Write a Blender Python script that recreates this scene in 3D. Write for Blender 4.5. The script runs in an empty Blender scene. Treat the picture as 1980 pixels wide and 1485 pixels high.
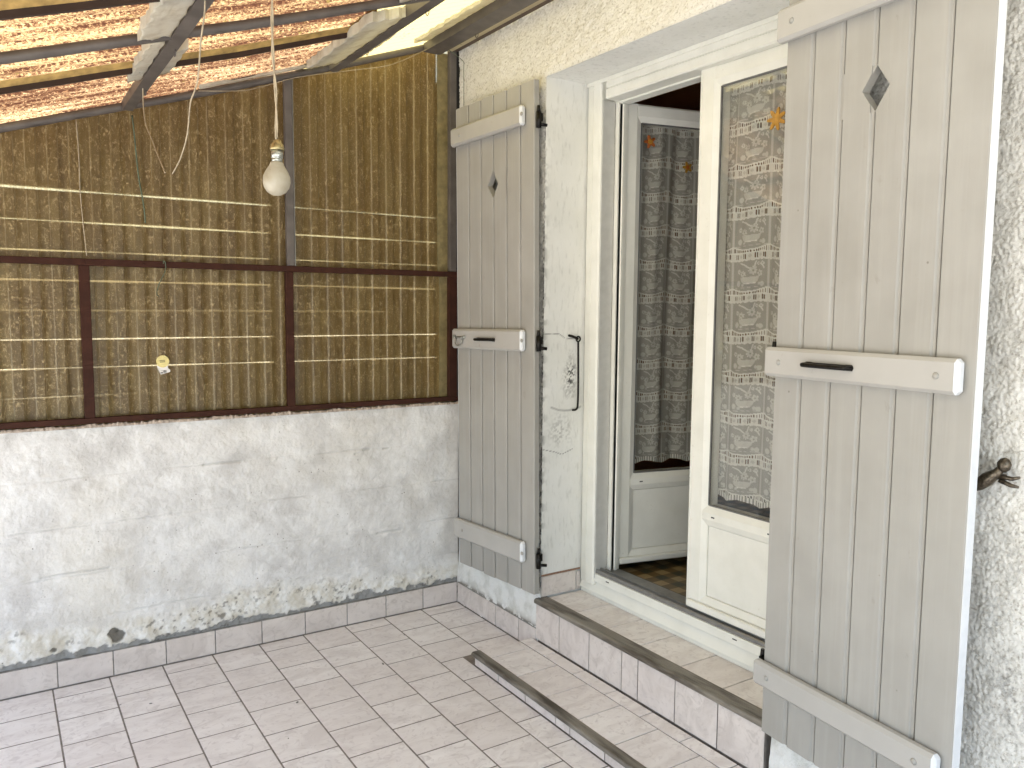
import bpy, bmesh, math, random
import numpy as np
from mathutils import Matrix, Vector
random.seed(7)
SC = bpy.context.scene
COL = SC.collection
R = math.radians

# ------------------------------------------------------------------ camera
CAM = np.array([-1.98272, -3.57749, 1.52854]); YAW, PITCH, ROLL, FPX = 0.573929, -0.093713, 0.007854, 1556.6
F = np.array([math.sin(YAW)*math.cos(PITCH), math.cos(YAW)*math.cos(PITCH), math.sin(PITCH)])
RT = np.cross(F, [0, 0, 1]); RT /= np.linalg.norm(RT); UP = np.cross(RT, F)
R2 = RT*math.cos(ROLL)+UP*math.sin(ROLL); U2 = -RT*math.sin(ROLL)+UP*math.cos(ROLL)
cd = bpy.data.cameras.new("camera"); cam = bpy.data.objects.new("camera", cd); COL.objects.link(cam)
cam.matrix_world = Matrix([[R2[0], U2[0], -F[0], CAM[0]], [R2[1], U2[1], -F[1], CAM[1]], [R2[2], U2[2], -F[2], CAM[2]], [0, 0, 0, 1]])
cd.sensor_width = 36; cd.lens = FPX/1980*36; cd.clip_start = .02; cd.clip_end = 500
SC.camera = cam

# ------------------------------------------------------------------ light
SUN = Vector((-.28, .42, 1.25)).normalized()
w = bpy.data.worlds.new("World"); SC.world = w; w.use_nodes = True
sky = w.node_tree.nodes.new("ShaderNodeTexSky"); sky.sky_type = 'NISHITA'; sky.sun_disc = False
sky.sun_elevation = math.asin(SUN.z); sky.sun_rotation = math.atan2(SUN.x, SUN.y); sky.dust_density = 3.5; sky.air_density = 1.2; sky.ozone_density = .6
bg = w.node_tree.nodes["Background"]; bg.inputs[1].default_value = .15
w.node_tree.links.new(sky.outputs[0], bg.inputs[0])
sd = bpy.data.lights.new("sun", 'SUN'); sun = bpy.data.objects.new("sun", sd); COL.objects.link(sun)
sd.energy = 5.0; sd.angle = R(.5); sd.color = (1, .95, .87)
sun.rotation_euler = SUN.to_track_quat('Z', 'Y').to_euler()
SC.view_settings.view_transform = 'Standard'; SC.view_settings.look = 'None'; SC.view_settings.gamma = 1
SC.view_settings.exposure = 2.34
SC.cycles.max_bounces = 10; SC.cycles.diffuse_bounces = 5; SC.cycles.transparent_max_bounces = 16
SC.cycles.transmission_bounces = 6; SC.cycles.sample_clamp_indirect = 6
SC.cycles.caustics_reflective = False; SC.cycles.caustics_refractive = False

# ------------------------------------------------------------------ materials
class M:
    def __init__(s, name):
        s.m = bpy.data.materials.new(name); s.m.use_nodes = True
        s.t = s.m.node_tree; s.b = s.t.nodes["Principled BSDF"]; s.out = s.t.nodes["Material Output"]
    def n(s, typ, ins=None, **kw):
        nd = s.t.nodes.new("ShaderNode"+typ)
        for k, v in kw.items(): setattr(nd, k, v)
        for k, v in (ins or {}).items(): s.set(nd.inputs[k], v)
        return nd
    def set(s, sock, v):
        if isinstance(v, bpy.types.NodeSocket): s.t.links.new(v, sock)
        elif isinstance(v, bpy.types.Node): s.t.links.new(v.outputs[0], sock)
        else: sock.default_value = v
    def pos(s): return s.n("NewGeometry").outputs["Position"]
    def obj(s): return s.n("TexCoord").outputs["Object"]
    def noise(s, vec, scale, detail=4, rough=.55, stretch=None, dist=0):
        if stretch: vec = s.n("Mapping", {"Vector": vec, "Scale": stretch})
        return s.n("TexNoise", {"Vector": vec, "Scale": scale, "Detail": detail, "Roughness": rough, "Distortion": dist}).outputs["Fac"]
    def vor(s, vec, scale, feature='F1', out="Distance"):
        return s.n("TexVoronoi", {"Vector": vec, "Scale": scale}, feature=feature).outputs[out]
    def ramp(s, fac, stops):
        nd = s.n("ValToRGB", {"Fac": fac}); e = nd.color_ramp.elements
        while len(e) < len(stops): e.new(.5)
        for x, (p, c) in zip(e, stops):
            x.position = p; x.color = (c, c, c, 1) if isinstance(c, (int, float)) else (*c, 1)
        return nd.outputs[0]
    def mix(s, f, a, b, bt='MIX'):
        nd = s.n("Mix", data_type='RGBA', blend_type=bt)
        for k, v in ((0, f), (6, a), (7, b)):
            if isinstance(v, tuple) and len(v) == 3: v = (*v, 1)
            s.set(nd.inputs[k], v)
        return nd.outputs[2]
    def mth(s, op, a, b=0., c=None, clamp=False):
        nd = s.n("Math", operation=op, use_clamp=clamp); s.set(nd.inputs[0], a); s.set(nd.inputs[1], b)
        if c is not None: s.set(nd.inputs[2], c)
        return nd.outputs[0]
    def attr(s, name): return s.n("Attribute", attribute_name=name).outputs["Fac"]
    def bump(s, h, strength=.3, dist=.005, normal=None):
        ins = {"Height": h, "Strength": strength, "Distance": dist}
        if normal: ins["Normal"] = normal
        return s.n("Bump", ins).outputs[0]
    def pbr(s, col, rough=.6, normal=None, metal=0., spec=.5):
        if isinstance(col, tuple): col = (*col, 1) if len(col) == 3 else col
        s.set(s.b.inputs["Base Color"], col); s.set(s.b.inputs["Roughness"], rough)
        s.set(s.b.inputs["Metallic"], metal); s.set(s.b.inputs["Specular IOR Level"], spec)
        if normal: s.set(s.b.inputs["Normal"], normal)
        return s.m
    def surf(s, sh): s.set(s.out.inputs["Surface"], sh); return s.m

def m_wood_paint():
    m = M("greige_wood_paint"); o = m.obj()
    g = m.noise(o, 60, 5, .6, (1, 1, .06)); b = m.noise(o, 5, 3)
    c = m.mix(m.ramp(b, [(.35, 0), (.7, 1)]), (.298, .290, .264), (.340, .332, .306))
    c = m.mix(m.ramp(m.noise(o, 38, 3, .6), [(.70, 0), (.76, .35)]), c, (.30, .27, .23))
    c = m.mix(m.ramp(m.noise(o, 30, 4, .65, (1, 1, .035)), [(.50, 0), (.70, .30)]), c, (.40, .39, .36))
    c = m.mix(m.ramp(m.noise(o, 22, 5, .7, (1, 1, .5)), [(.64, 0), (.70, .30)]), c, (.22, .205, .175))
    c = m.mix(m.ramp(m.vor(o, 9), [(.018, .8), (.035, 0)]), c, (.16, .14, .12))
    return m.pbr(c, m.ramp(b, [(.3, .42), (.7, .55)]), m.bump(g, .6, .0014))
def m_batten():
    m = M("pale_batten_paint"); o = m.obj(); g = m.noise(o, 60, 5, .6, (.06, 1, 1)); b = m.noise(o, 6, 3)
    c = m.mix(m.ramp(b, [(.35, 0), (.7, 1)]), (.37, .36, .335), (.405, .395, .37))
    c = m.mix(m.ramp(m.noise(o, 45, 3, .6), [(.69, 0), (.76, .4)]), c, (.28, .25, .21))
    return m.pbr(c, .5, m.bump(g, .3, .001))
def m_pvc():
    m = M("cream_pvc"); p = m.pos()
    n = m.noise(p, 9, 5); n2 = m.noise(p, 70, 3)
    c = m.mix(m.ramp(n, [(.4, 0), (.75, 1)]), (.73, .73, .67), (.66, .66, .60))
    c = m.mix(m.ramp(n2, [(.68, 0), (.75, .3)]), c, (.42, .38, .30))
    return m.pbr(c, .38, m.bump(n2, .05, .001))
def m_plain(name, col, rough=.6, metal=0., var=.25, scale=25, bump=.1, spec=.5):
    m = M(name); p = m.pos(); n = m.noise(p, scale, 4)
    c2 = tuple(x*(1-var) for x in col)
    return m.pbr(m.mix(m.ramp(n, [(.35, 0), (.65, 1)]), col, c2), rough, m.bump(m.noise(p, scale*5, 3), bump, .001), metal, spec)
def m_tile(name="marbled_tile", lo=(.67, .63, .605), hi=(.82, .79, .765), vein=(.50, .455, .44)):
    m = M(name); p = m.pos(); r = m.attr("rnd")
    off = m.n("Combine" "XYZ", {0: m.mth('MULTIPLY', r, 37.), 1: m.mth('MULTIPLY', r, 17.), 2: m.mth('MULTIPLY', r, 5.)})
    v = m.n("VectorMath", operation='ADD'); m.set(v.inputs[0], p); m.set(v.inputs[1], off)
    v = v.outputs[0]
    a = m.noise(v, 8, 6, .62, (.7, 1.5, 1), 1.1); b = m.noise(v, 22, 5, .6, None, 2)
    c = m.mix(m.ramp(a, [(.38, 0), (.5, .6), (.62, 1)]), lo, hi)
    c = m.mix(m.ramp(b, [(.53, 0), (.66, .55)]), c, vein)
    c = m.mix(m.mth('MULTIPLY', r, .38), c, (.60, .54, .51))
    dirt = m.ramp(m.vor(p, 14), [(.0, 1), (.018, 0)])
    c = m.mix(dirt, c, (.12, .10, .08))
    return m.pbr(c, m.ramp(a, [(.3, .34), (.7, .48)]), m.bump(m.noise(p, 140, 2), .05, .0006), spec=.35)
def m_blockwall():
    m = M("whitewashed_block"); p = m.pos()
    b = m.noise(p, 5, 6, .6); f = m.noise(p, 55, 5, .6); big = m.noise(p, 1.6, 3)
    c = m.mix(m.ramp(b, [(.36, 0), (.60, 1)]), (.53, .52, .505), (.70, .695, .68))
    c = m.mix(m.ramp(m.noise(p, 30, 5, .7), [(.52, 0), (.68, .35)]), c, (.47, .46, .44))
    c = m.mix(m.ramp(m.noise(p, 11, 4, .6), [(.52, 0), (.68, .5)]), c, (.80, .80, .79))
    c = m.mix(m.ramp(big, [(.5, 0), (.75, .5)]), c, (.62, .58, .49))
    c = m.mix(m.mth('MULTIPLY', m.attr("joint"), .55), c, (.46, .45, .43))
    c = m.mix(m.attr("damp"), c, m.mix(m.ramp(m.noise(p, 14, 5), [(.4, 0), (.6, 1)]), (.57, .535, .45), (.76, .755, .72)))
    c = m.mix(m.attr("bare"), c, m.mix(f, (.20, .20, .19), (.34, .34, .33)))
    c = m.mix(m.attr("dark"), c, (.07, .065, .055))
    sp = m.mth('MULTIPLY', m.ramp(m.vor(p, 34), [(.05, 1), (.12, 0)]), m.ramp(m.noise(p, 6, 2), [(.5, 0), (.6, 1)]))
    c = m.mix(sp, c, (.2, .18, .15))
    nm = m.bump(m.noise(p, 130, 5, .65), .55, .003, m.bump(f, .5, .006))
    return m.pbr(c, .85, nm, spec=.2)
def m_render():
    m = M("cream_roughcast"); p = m.pos()
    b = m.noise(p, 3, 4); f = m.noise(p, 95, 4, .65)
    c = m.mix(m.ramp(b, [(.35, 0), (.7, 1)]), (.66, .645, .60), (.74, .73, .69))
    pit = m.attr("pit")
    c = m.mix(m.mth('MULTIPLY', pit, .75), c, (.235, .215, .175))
    spk = m.ramp(m.noise(p, 90, 3, .7), [(.55, 0), (.64, .65)])
    c = m.mix(spk, c, (.34, .31, .26))
    c = m.mix(m.mth('MULTIPLY', m.attr("dirt"), m.ramp(m.noise(p, 120, 3, .7), [(.38, .45), (.56, 1)])), c, (.045, .045, .045))
    c = m.mix(m.attr("smooth"), c, m.mix(m.ramp(m.noise(p, 12, 5), [(.45, 0), (.6, 1)]), (.74, .74, .71), (.60, .60, .56)))
    c = m.mix(m.attr("bare"), c, (.22, .20, .17))
    nm = m.bump(f, .8, .006, m.bump(m.noise(p, 260, 3), .4, .002))
    return m.pbr(c, .88, nm, spec=.2)
def m_plaster():
    m = M("smooth_white_plaster"); p = m.pos()
    b = m.noise(p, 4, 5); s = m.noise(p, 60, 4, .6, (1, 1, .25))
    c = m.mix(m.ramp(b, [(.35, 0), (.7, 1)]), (.66, .66, .62), (.74, .74, .71))
    c = m.mix(m.ramp(s, [(.54, 0), (.70, .5)]), c, (.47, .47, .44))
    c = m.mix(m.attr("dirt"), c, (.06, .06, .055))
    return m.pbr(c, .8, m.bump(s, .5, .002, m.bump(m.noise(p, 18, 4), .4, .004)), spec=.25)
def m_roof(name, dirt, warm):
    m = M(name); p = m.pos()
    f1 = m.noise(p, 150, 4, .75, (.7, 1.1, 1), .9); f2 = m.noise(p, 3.0, 4, .6, (.8, 1.6, 1)); rib = m.attr("rib"); f3 = m.noise(p, 26, 4, .6, (.07, 1, .07))
    k = m.mth('ADD', m.mth('MULTIPLY', m.mth('SUBTRACT', f1, .5), 4.4), m.mth('MULTIPLY', m.mth('SUBTRACT', f2, .5), 1.6))
    k = m.mth('ADD', k, m.mth('MULTIPLY', m.mth('SUBTRACT', f3, .5), 1.1))
    k = m.mth('ADD', k, m.mth('MULTIPLY', m.mth('SUBTRACT', rib, .5), .35))  # corrugation shading put into the colour: crests darker, troughs lighter
    k = m.mth('ADD', k, dirt, clamp=True)
    c = m.ramp(k, [(0, warm), (.22, tuple(x*.8 for x in warm)), (.42, (.175, .095, .045)), (.62, (.060, .028, .015)), (.95, (.028, .011, .007))])
    moss = m.mth('MULTIPLY', m.ramp(m.vor(p, 24), [(.10, 1), (.2, 0)]), m.ramp(m.noise(p, 5, 3), [(.46, 0), (.56, 1)]))
    c = m.mix(m.mth('MULTIPLY', moss, .85), c, (.09, .07, .02))
    tr = m.n("BsdfTranslucent", {"Color": c}); df = m.n("BsdfDiffuse", {"Color": m.mix(.55, c, (.10, .065, .035))})
    mx = m.n("MixShader", {0: .36}); m.set(mx.inputs[1], tr.outputs[0]); m.set(mx.inputs[2], df.outputs[0])
    return m.surf(mx.outputs[0])
def m_sheet():
    m = M("dirty_fibreglass_sheet"); p = m.pos()
    f1 = m.noise(p, 85, 5, .78, (1.2, 1, .6), 1.8); f2 = m.noise(p, 4.5, 5, .6, (1.4, 1, .7)); rib = m.attr("rib")
    st = m.noise(p, 34, 3, .6, (1, 1, .04))
    c = m.mix(m.ramp(f2, [(.35, 0), (.68, 1)]), (.185, .112, .024), (.25, .178, .056))
    c = m.mix(m.ramp(st, [(.42, 0), (.66, .6)]), c, (.085, .045, .014))
    c = m.mix(m.ramp(f1, [(.53, 0), (.58, .9)]), c, (.62, .48, .25))
    c = m.mix(m.mth('MULTIPLY', rib, m.ramp(m.noise(p, 9, 3), [(.3, .25), (.6, .9)])), c, (.55, .47, .31))  # rib edges lightened, glancing light put into the colour
    tr = m.n("BsdfTranslucent", {"Color": m.mix(.5, c, (.35, .24, .07))}); df = m.n("BsdfDiffuse", {"Color": c})
    tp = m.n("BsdfTransparent", {"Color": (.92, .83, .60, 1)}); gl = m.n("BsdfGlossy", {"Color": (1, .95, .85, 1), "Roughness": .35})
    a = m.n("MixShader", {0: .38}); m.set(a.inputs[1], df.outputs[0]); m.set(a.inputs[2], tr.outputs[0])
    rf = m.n("BsdfRefraction", {"Color": (.90, .74, .42, 1), "Roughness": .42, "IOR": 1.16}); tt = m.n("MixShader", {0: .55}); m.set(tt.inputs[1], tp.outputs[0]); m.set(tt.inputs[2], rf.outputs[0])
    b = m.n("MixShader", {0: m.mth('MULTIPLY', m.ramp(f1, [(.4, 1), (.60, .25)]), .50)}); m.set(b.inputs[1], a.outputs[0]); m.set(b.inputs[2], tt.outputs[0])
    g = m.n("MixShader", {0: .03}); m.set(g.inputs[1], b.outputs[0]); m.set(g.inputs[2], gl.outputs[0])
    return m.surf(g.outputs[0])
def m_glass():
    m = M("window_glass")
    fr = m.n("LayerWeight", {"Blend": .5}); tp = m.n("BsdfTransparent", {"Color": (.94, .94, .93, 1)}); gl = m.n("BsdfGlossy", {"Roughness": .01})
    k = m.mth('ADD', .06, m.mth('MULTIPLY', m.mth('POWER', fr.outputs['Facing'], 3.), .9), clamp=True)
    a = m.n("MixShader", {0: k}); m.set(a.inputs[1], tp.outputs[0]); m.set(a.inputs[2], gl.outputs[0])
    return m.surf(a.outputs[0])
def m_lace():
    m = M("white_lace"); d = m.attr("lace")
    df = m.n("BsdfDiffuse", {"Color": (.88, .87, .80, 1)}); tl = m.n("BsdfTranslucent", {"Color": (.88, .87, .80, 1)})
    a = m.n("MixShader", {0: .15}); m.set(a.inputs[1], df.outputs[0]); m.set(a.inputs[2], tl.outputs[0])
    tp = m.n("BsdfTransparent"); b = m.n("MixShader", {0: d}); m.set(b.inputs[1], tp.outputs[0]); m.set(b.inputs[2], a.outputs[0])
    return m.surf(b.outputs[0])
def m_lino():
    m = M("checked_linoleum"); p = m.pos(); s = m.n("SeparateXYZ", {0: p})
    def st(o, off):
        q = m.mth('FRACT', m.mth('ADD', m.mth('DIVIDE', o, .105), off)); return m.mth('GREATER_THAN', q, .5)
    a = st(s.outputs[0], .1); b = st(s.outputs[1], .3)
    k = m.mth('MULTIPLY', m.mth('ADD', a, b), .5)
    c = m.ramp(k, [(0, (.36, .27, .13)), (.5, (.13, .085, .025)), (1, (.02, .028, .015))])
    c = m.mix(m.mth('MULTIPLY', m.noise(p, 30, 3), .4), c, (.15, .12, .08))
    return m.pbr(c, .35)
def m_room():
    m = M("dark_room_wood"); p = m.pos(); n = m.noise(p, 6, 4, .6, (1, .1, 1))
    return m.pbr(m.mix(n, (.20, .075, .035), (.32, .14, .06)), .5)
def m_bounce_ground():
    m = M("pale_bounce_ground"); p = m.pos(); n = m.noise(p, 3, 6); return m.pbr(m.mix(n, (.30, .31, .30), (.42, .42, .41)), .9)
def m_slat():
    m = M("weathered_slat"); p = m.pos(); n = m.noise(p, 8, 5, .6, (.15, 1, 3))
    return m.pbr(m.mix(n, (.09, .06, .03), (.17, .12, .06)), .7)
def m_brass(name, col, rough=.35):
    m = M(name); p = m.pos(); n = m.noise(p, 160, 4)
    return m.pbr(m.mix(m.ramp(n, [(.4, 0), (.65, 1)]), col, tuple(x*.4 for x in col)), rough, m.bump(n, .3, .001), .85)
def m_opal():
    m = M("frosted_bulb_glass"); p = m.pos()
    c = m.mix(m.ramp(m.noise(p, 45, 5), [(.42, 0), (.7, .5)]), (.44, .40, .31), (.33, .28, .19))
    c = m.mix(m.ramp(m.vor(p, 75), [(.03, 1), (.1, 0)]), c, (.25, .2, .15))
    df = m.n("BsdfDiffuse", {"Color": c}); tl = m.n("BsdfTranslucent", {"Color": c}); gl = m.n("BsdfGlossy", {"Roughness": .3})
    a = m.n("MixShader", {0: .3}); m.set(a.inputs[1], df.outputs[0]); m.set(a.inputs[2], tl.outputs[0])
    b = m.n("MixShader", {0: .05}); m.set(b.inputs[1], a.outputs[0]); m.set(b.inputs[2], gl.outputs[0])
    return m.surf(b.outputs[0])
def m_foam():
    m = M("off_white_foam"); p = m.pos(); c = m.mix(m.ramp(m.noise(p, 18, 5), [(.45, 0), (.7, .6)]), (.74, .72, .63), (.5, .45, .35))
    df = m.n("BsdfDiffuse", {"Color": c}); tl = m.n("BsdfTranslucent", {"Color": c})
    a = m.n("MixShader", {0: .45}); m.set(a.inputs[1], df.outputs[0]); m.set(a.inputs[2], tl.outputs[0]); return m.surf(a.outputs[0])
def m_nosing():
    m = M("worn_step_nosing"); p = m.pos(); n = m.noise(p, 5, 5, .6, (6, .8, 6)); n2 = m.noise(p, 40, 4, .6, (1, .15, 1))
    c = m.mix(m.ramp(n, [(.42, 0), (.62, 1)]), (.205, .185, .15), (.062, .050, .036))
    c = m.mix(m.ramp(n2, [(.6, 0), (.75, .4)]), c, (.30, .28, .24))
    return m.pbr(c, .42, m.bump(n2, .2, .001))

BATTEN = m_batten(); LIT_WHITE = m_plain("lit_edge_white", (.66, .68, .70), .45, var=.08)  # shutter edge and batten ends whitened, as if catching the light
WOOD, PVC, TILE, BLOCK, RENDER, PLASTER = m_wood_paint(), m_pvc(), m_tile(), m_blockwall(), m_render(), m_plaster()
ROOF_A = m_roof("brown_stained_roof_sheet", .74, (.29, .225, .130)); ROOF_M = m_roof("weathered_roof_sheet", .62, (.26, .205, .105)); ROOF_FILL = m_roof("fill_light_roof_sheet", -.6, (.27, .255, .21)); ROOF_B = m_roof("pale_roof_sheet", -.38, (.30, .255, .115))
SHEET, GLASS, LACE, LINO, ROOM, BOUNCE_GROUND, SLAT = m_sheet(), m_glass(), m_lace(), m_lino(), m_room(), m_bounce_ground(), m_slat()
GROUT = m_plain("grey_brown_grout", (.23, .20, .17), .9, var=.4, scale=30)
NOSE = m_nosing()
STEEL = m_plain("grey_painted_steel", (.115, .10, .09), .5, var=.35, scale=12, spec=.5)
RUST = m_plain("red_brown_steel", (.048, .017, .010), .75, var=.3, spec=.2, scale=20)
BLACK = m_brass("black_iron", (.028, .026, .024), .42)
BRASS = m_brass("tarnished_brass", (.50, .42, .22), .35); ZINC = m_brass("dull_zinc", (.45, .46, .42), .3); BRONZE = m_brass("old_bronze", (.14, .115, .085), .35)
ALU = m_plain("grey_aluminium", (.30, .30, .29), .35, .6, .2); SEAL = m_plain("grey_rubber_seal", (.14, .14, .135), .6)
CORD = m_plain("dirty_cord", (.42, .35, .24), .6, var=.3, scale=60); GREENC = m_plain("green_cord", (.10, .13, .08), .7)
FOAM, OPAL = m_foam(), m_opal()
PAPER = m_plain("white_paper", (.72, .70, .66), .6, var=.12); YELLOW = m_plain("yellow_paper", (.72, .62, .26), .6, var=.15, scale=60); INK = m_plain("dark_ink", (.06, .06, .06), .7)
ORANGE = m_plain("orange_felt", (.62, .16, .03), .8, var=.35, scale=70); GOLD = m_plain("golden_felt", (.70, .36, .04), .8, var=.35, scale=70)
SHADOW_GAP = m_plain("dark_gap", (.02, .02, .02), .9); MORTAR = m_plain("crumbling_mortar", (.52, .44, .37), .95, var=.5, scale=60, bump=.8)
CEMENT = m_plain("grey_cement", (.26, .25, .23), .95, var=.4, scale=40, bump=.6)

# ------------------------------------------------------------------ mesh helpers
def tag(o, label=None, cat=None, group=None, kind=None):
    if label: o["label"] = label
    if cat: o["category"] = cat
    if group: o["group"] = group
    if kind: o["kind"] = kind
    return o
def empty(name, label, cat, loc=(0, 0, 0), group=None, mat=None):
    o = bpy.data.objects.new(name, None); COL.objects.link(o)
    if mat is not None: o.matrix_world = mat
    else: o.location = loc
    o.empty_display_size = .1
    return tag(o, label, cat, group)
def obj(name, bm, mat, parent=None, world=True, smooth=False):
    """one mesh object; world=True: geometry was written in world coordinates"""
    if parent is not None and world:
        bpy.context.view_layer.update()
        M_ = parent.matrix_world.inverted(); 
        q = parent
        bm.transform(M_)
    me = bpy.data.meshes.new(name); bmesh.ops.recalc_face_normals(bm, faces=bm.faces[:]); bm.to_mesh(me); bm.free()
    if smooth: me.polygons.foreach_set("use_smooth", [True]*len(me.polygons))
    mats = mat if isinstance(mat, (list, tuple)) else [mat]
    for x in mats: me.materials.append(x)
    o = bpy.data.objects.new(name, me); COL.objects.link(o)
    if parent is not None: o.parent = parent
    return o
def BM(): return bmesh.new()
def box(bm, x0, x1, y0, y1, z0, z1, bev=0, seg=1, mi=0, M_=None):
    t = bmesh.new(); bmesh.ops.create_cube(t, size=1)
    for v in t.verts: v.co = Vector(((x0+x1)/2+v.co.x*(x1-x0), (y0+y1)/2+v.co.y*(y1-y0), (z0+z1)/2+v.co.z*(z1-z0)))
    if bev: bmesh.ops.bevel(t, geom=t.edges[:], offset=bev, segments=seg, affect='EDGES', profile=.5)
    join(bm, t, mi, M_)
def join(bm, t, mi=0, M_=None):
    if M_ is not None: t.transform(M_)
    mp = {v: bm.verts.new(v.co) for v in t.verts}
    for f in t.faces:
        nf = bm.faces.new([mp[v] for v in f.verts]); nf.material_index = mi; nf.smooth = f.smooth
    t.free()
def prism(bm, poly, axis, a0, a1, mi=0, cap=True):
    """poly of 2D points extruded along axis ('x': poly=(y,z); 'y': (x,z); 'z': (x,y))"""
    def P(p, a): return {'x': (a, p[0], p[1]), 'y': (p[0], a, p[1]), 'z': (p[0], p[1], a)}[axis]
    A = [bm.verts.new(P(p, a0)) for p in poly]; B = [bm.verts.new(P(p, a1)) for p in poly]
    n = len(poly)
    for i in range(n): bm.faces.new((A[i], A[(i+1) % n], B[(i+1) % n], B[i])).material_index = mi
    if cap: bm.faces.new(A).material_index = mi; bm.faces.new(B[::-1]).material_index = mi
def tube(bm, pts, r, seg=8, mi=0, cap=True, smooth=True):
    pts = [Vector(p) for p in pts]; n = len(pts); rs = r if isinstance(r, (list, tuple)) else [r]*n
    rings = []; ref = None
    for i, p in enumerate(pts):
        t = (pts[min(i+1, n-1)]-pts[max(i-1, 0)]).normalized()
        if ref is None: ref = Vector((0, 0, 1)) if abs(t.z) < .9 else Vector((1, 0, 0))
        u = (ref-t*ref.dot(t)).normalized(); v = t.cross(u); ref = u
        rings.append([bm.verts.new(p+(u*math.cos(a)+v*math.sin(a))*rs[i]) for a in [2*math.pi*k/seg for k in range(seg)]])
    for i in range(n-1):
        for k in range(seg):
            f = bm.faces.new((rings[i][k], rings[i][(k+1) % seg], rings[i+1][(k+1) % seg], rings[i+1][k])); f.smooth = smooth; f.material_index = mi
    if cap: bm.faces.new(rings[0][::-1]).material_index = mi; bm.faces.new(rings[-1]).material_index = mi
def spline(pts, k=6):
    P = [Vector(p) for p in pts]; out = []
    for i in range(len(P)-1):
        a, b, c, d = P[max(i-1, 0)], P[i], P[i+1], P[min(i+2, len(P)-1)]
        for j in range(k):
            t = j/k; out.append(.5*((2*b)+(c-a)*t+(2*a-5*b+4*c-d)*t*t+(3*b-a-3*c+d)*t*t*t))
    return out+[P[-1]]
def lathe(bm, prof, M_, seg=24, mi=0):
    t = bmesh.new(); rings = []
    for r, z in prof: rings.append([t.verts.new((r*math.cos(2*math.pi*k/seg), r*math.sin(2*math.pi*k/seg), z)) for k in range(seg)])
    for i in range(len(prof)-1):
        for k in range(seg): t.faces.new((rings[i][k], rings[i][(k+1) % seg], rings[i+1][(k+1) % seg], rings[i+1][k])).smooth = True
    t.faces.new(rings[0][::-1]); t.faces.new(rings[-1]); join(bm, t, mi, M_)

# numpy noise -----------------------------------------------------------------
def vn(x, y, s, seed=0):
    tb = np.random.RandomState(seed).rand(256, 256); x = x/s+100; y = y/s+100
    xi = np.floor(x).astype(int); yi = np.floor(y).astype(int); fx = x-xi; fy = y-yi
    fx = fx*fx*(3-2*fx); fy = fy*fy*(3-2*fy); g = lambda i, j: tb[i % 256, j % 256]
    return (g(xi, yi)*(1-fx)+g(xi+1, yi)*fx)*(1-fy)+(g(xi, yi+1)*(1-fx)+g(xi+1, yi+1)*fx)*fy
def fbm(x, y, s, o=4, seed=0, g=.5):
    r = 0; a = 1; t = 0
    for k in range(o): r = r+a*vn(x+k*3.1, y+k*1.7, s/2**k, seed+k); t += a; a *= g
    return r/t
def cells(x, y, s, seed=0):
    rs = np.random.RandomState(seed); jx = rs.rand(256, 256); jy = rs.rand(256, 256); x = x/s+500; y = y/s+500
    xi = np.floor(x).astype(int); yi = np.floor(y).astype(int); d = np.full(x.shape, 9.)
    for i in (-1, 0, 1):
        for j in (-1, 0, 1):
            a, b = (xi+i) % 256, (yi+j) % 256; d = np.minimum(d, np.hypot(xi+i+jx[a, b]-x, yi+j+jy[a, b]-y))
    return d
def sstep(a, b, x): t = np.clip((x-a)/(b-a), 0, 1); return t*t*(3-2*t)
def segdist(x, y, pts):
    d = np.full(x.shape, 9.)
    for (ax, ay), (bx, by) in zip(pts[:-1], pts[1:]):
        L = (bx-ax)**2+(by-ay)**2+1e-12; t = np.clip(((x-ax)*(bx-ax)+(y-ay)*(by-ay))/L, 0, 1)
        d = np.minimum(d, np.hypot(x-ax-t*(bx-ax), y-ay-t*(by-ay)))
    return d
def grid(name, P, mat, attrs, mask=None, parent=None, flip=False, smooth=True):
    """P: (nu,nv,3) world points; mask (nu-1,nv-1) faces to keep"""
    nu, nv = P.shape[:2]; idx = np.arange(nu*nv).reshape(nu, nv)
    q = np.stack([idx[:-1, :-1], idx[1:, :-1], idx[1:, 1:], idx[:-1, 1:]], -1)
    if flip: q = q[..., ::-1]
    q = q[mask] if mask is not None else q.reshape(-1, 4)
    used = np.unique(q); rm = np.full(nu*nv, -1); rm[used] = np.arange(len(used)); q = rm[q]
    V = P.reshape(-1, 3)[used].astype(np.float32)
    if parent is not None: V = V-np.array(parent.location, dtype=np.float32)
    me = bpy.data.meshes.new(name); me.vertices.add(len(V)); me.vertices.foreach_set("co", V.ravel())
    me.loops.add(q.size); me.loops.foreach_set("vertex_index", q.ravel().astype(np.int32))
    me.polygons.add(len(q)); me.polygons.foreach_set("loop_start", (np.arange(len(q))*4).astype(np.int32))
    me.polygons.foreach_set("loop_total", np.full(len(q), 4, np.int32))
    if smooth: me.polygons.foreach_set("use_smooth", np.ones(len(q), bool))
    me.update(calc_edges=True)
    for k, a in attrs.items():
        at = me.attributes.new(k, 'FLOAT', 'POINT'); at.data.foreach_set("value", np.broadcast_to(a, (nu, nv)).reshape(-1)[used].astype(np.float32))
    me.materials.append(mat); o = bpy.data.objects.new(name, me); COL.objects.link(o)
    if parent is not None: o.parent = parent
    return o

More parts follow.
